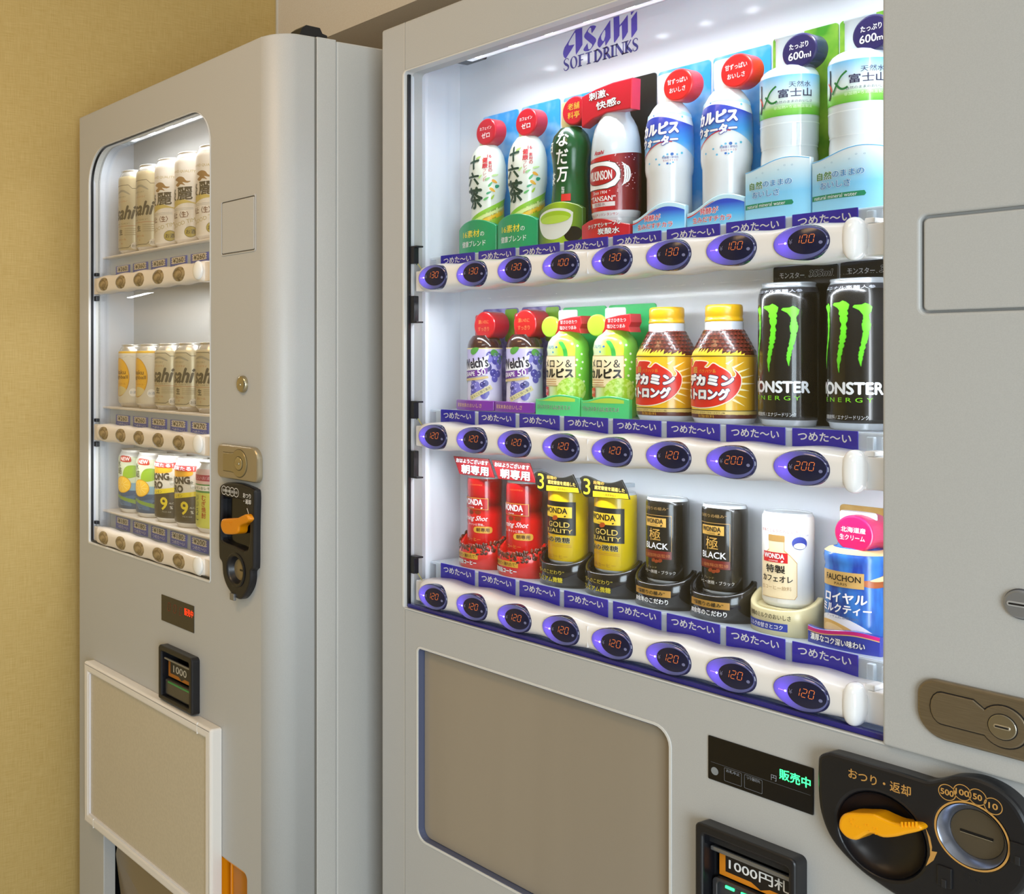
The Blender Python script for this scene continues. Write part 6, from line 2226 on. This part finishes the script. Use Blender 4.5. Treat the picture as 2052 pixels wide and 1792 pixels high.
t = lcan('highball_can', 'cream can with a yellow disc, first from the left on the middle shelf', 1, 0)
can_body(t, 0.1235, mat('#d9cfb8', 0.35), highball)
lagain(t, 1, 'cream can with a yellow disc, beside the short silver beer cans')
t = lcan('beer_can', 'short silver beer can, beside the cream cans with a yellow disc', 1, 2)
can_body(t, 0.1235, SILV, dry)
lagain(t, 3, 'short silver beer can, the middle of the three silver ones')
lagain(t, 4, 'short silver beer can, half hidden by the window edge')


def lemonice(b, S, H):
    b.shape(band(S, 0.0085, 0.045, CR_ * 3.0), mat('#2f4f74', 0.35), S, 2)
    b.shape(band(S, lambda s: 0.028 - 0.25 * s, lambda s: 0.034 - 0.2 * s, CR_ * 1.4), mat('#7c9a3c', 0.35), S, 3)
    b.shape(band(S, 0.045, 0.060, CR_ * 3.0), mat('#7fa5b5', 0.35), S, 2)
    b.shape(smooth_loop([(0.010, 0.070), (0.030, 0.070), (0.045, 0.078), (0.042, 0.092), (0.024, 0.094), (0.012, 0.086)], 4), mat('#8fb02f', 0.35), S, 2)
    b.shape(ell(0.0080, 0.0560, 0.0200, 0.0165, 36), mat('#c98a1a', 0.35), S, 4)
    b.shape(ell(0.0080, 0.0560, 0.0188, 0.0153, 36), mat('#f0be3c', 0.35), S, 5)
    for k in range(9):
        a = 2 * pi * k / 9
        b.stroke([(0.008 + 0.003 * cos(a), 0.056 + 0.0025 * sin(a)), (0.008 + 0.016 * cos(a), 0.056 + 0.013 * sin(a))], 0.0006, mat('#f7e09a', 0.35), S, 6)
    b.text('氷', -0.0030, 0.0965, 0.012, mat('#3b4a2c', 0.4), S, lay=3, bold=0.02)
    b.text('結', -0.0010, 0.0830, 0.0135, mat('#3b4a2c', 0.4), S, lay=3, bold=0.02)
    b.shape(smooth_loop([(0.002, 0.1015), (0.026, 0.1005), (0.0275, 0.107), (0.024, 0.1115), (0.003, 0.1125), (0.000, 0.107)], 3), mat('#c03024', 0.4), S, 3)
    b.text('NEW', 0.0140, 0.1065, 0.0070, mat('#f3e4d8', 0.4), S, w=0.022, lay=4, bold=0.03)
    for k in range(14):
        a = random.Random(k)
        b.shape([(a.uniform(-.01, .05), a.uniform(.012, .04)) for _ in range(3)], mat('#4c6f94', 0.3), S, 3)


t = lcan('lemon_sour_can', 'blue and green can with lemon slice, first from the left on the bottom shelf', 2, 0)
can_body(t, 0.1240, mat('#cdd2b2', 0.35), lemonice, mat('#e6e4de', 0.3, metal=0.3))
lagain(t, 1, 'blue and green can with lemon slice, beside the black and yellow cans')


def strong(b, S, H):
    BK = mat('#3b332a', 0.4)
    b.shape(band(S, 0.0085, lambda s: 0.052 + 0.14 * s, CR_ * 2.4), BK, S, 2)
    b.shape(band(S, lambda s: 0.052 + 0.14 * s, lambda s: 0.0605 + 0.14 * s, CR_ * 2.4), mat('#e3c928', 0.35), S, 2)
    b.shape(smooth_loop([(-0.012, 0.092), (0.004, 0.0905), (0.022, 0.092), (0.034, 0.096), (0.030, 0.106), (0.012, 0.109), (-0.010, 0.106)], 4), mat('#d99a24', 0.35), S, 2)
    b.text('STRONG', -0.003, 0.0840, 0.0120, BK, S, w=0.062, lay=3, bold=0.07, rot=0.06)
    b.text('ZERO', -0.007, 0.0685, 0.0120, BK, S, w=0.044, lay=3, bold=0.07, rot=0.06)
    rr_ = random.Random(2)
    for k in range(9):
        cx, cz = rr_.uniform(0.022, 0.046), rr_.uniform(0.064, 0.084)
        b.shape([(cx + 0.005 * rr_.uniform(.5, 1) * cos(a), cz + 0.005 * rr_.uniform(.5, 1) * sin(a)) for a in (0.2, 1.4, 2.7, 3.9, 5.2)], mat(('#f4f2ea', '#bdb8a8', '#8f8a7c')[k % 3], 0.25), S, 3)
    b.text('レモン', 0.006, 0.0570, 0.0048, BK, S, w=0.017, lay=4, rot=0.06)
    b.text('9', 0.0180, 0.0355, 0.0225, mat('#e3c928', 0.4), S, w=0.0135, lay=4, bold=0.03)
    b.text('%', 0.0325, 0.0285, 0.0055, mat('#d9d4c6', 0.4), S, lay=4, bold=0.03)
    b.text('ALC.', 0.0330, 0.0365, 0.0032, mat('#d9d4c6', 0.4), S, w=0.010, lay=4)
    b.text('アルコール分', 0.0235, 0.0205, 0.0030, mat('#d9d4c6', 0.4), S, w=0.018, lay=4)
    b.shape(band(S, H - 0.0225, H - 0.0125, CR_ * 1.25), mat('#c5282a', 0.4), S, 3)
    b.text('果実たる！', 0.010, H - 0.0178, 0.0070, WH, S, w=0.052, lay=4, bold=0.03)


t = lcan('strong_sour_can', 'black and silver can with big yellow nine, beside the lemon slice cans', 2, 2)
can_body(t, 0.1240, mat('#d6cdb9', 0.35), strong, mat('#eceae4', 0.3, metal=0.3))
lagain(t, 3, 'black and silver can with big yellow nine, beside the yellow can at the window edge')


def barley(b, S, H):
    b.shape(band(S, 0.0085, 0.070, CR_ * 3.0), mat('#cfd05a', 0.35), S, 2)
    b.shape(band(S, 0.070, 0.0735, CR_ * 3.0), mat('#4d8a4a', 0.35), S, 2)
    b.shape(band(S, 0.0735, 0.0825, CR_ * 3.0), mat('#f2eada', 0.35), S, 2)
    b.text('レモンおレモン', 0.010, 0.0780, 0.0050, mat('#3c5a30', 0.4), S, w=0.044, lay=3, bold=0.02)
    b.shape(band(S, 0.0825, 0.0850, CR_ * 3.0), mat('#4d8a4a', 0.35), S, 2)
    b.shape(band(S, 0.0905, 0.1010, CR_ * 3.0), mat('#b02a48', 0.35), S, 2)
    b.text('しいお酒', 0.010, 0.0957, 0.0060, mat('#e8b6bc', 0.4), S, w=0.034, lay=3)
    b.vtext('いいちこ', -0.004, 0.066, 0.0105, mat('#3c5a30', 0.4), S, w=0.008, lay=3, bold=0.03)
    b.vtext('むぎ焼酎', 0.0130, 0.066, 0.0095, mat('#b0501e', 0.4), S, w=0.0085, lay=3, bold=0.03)


t = lcan('barley_spirit_can', 'yellow can with pink top and green lettering, half hidden by the window edge', 2, 4)
can_body(t, 0.1240, mat('#e6bfb4', 0.35), barley, mat('#eceae4', 0.3, metal=0.3))
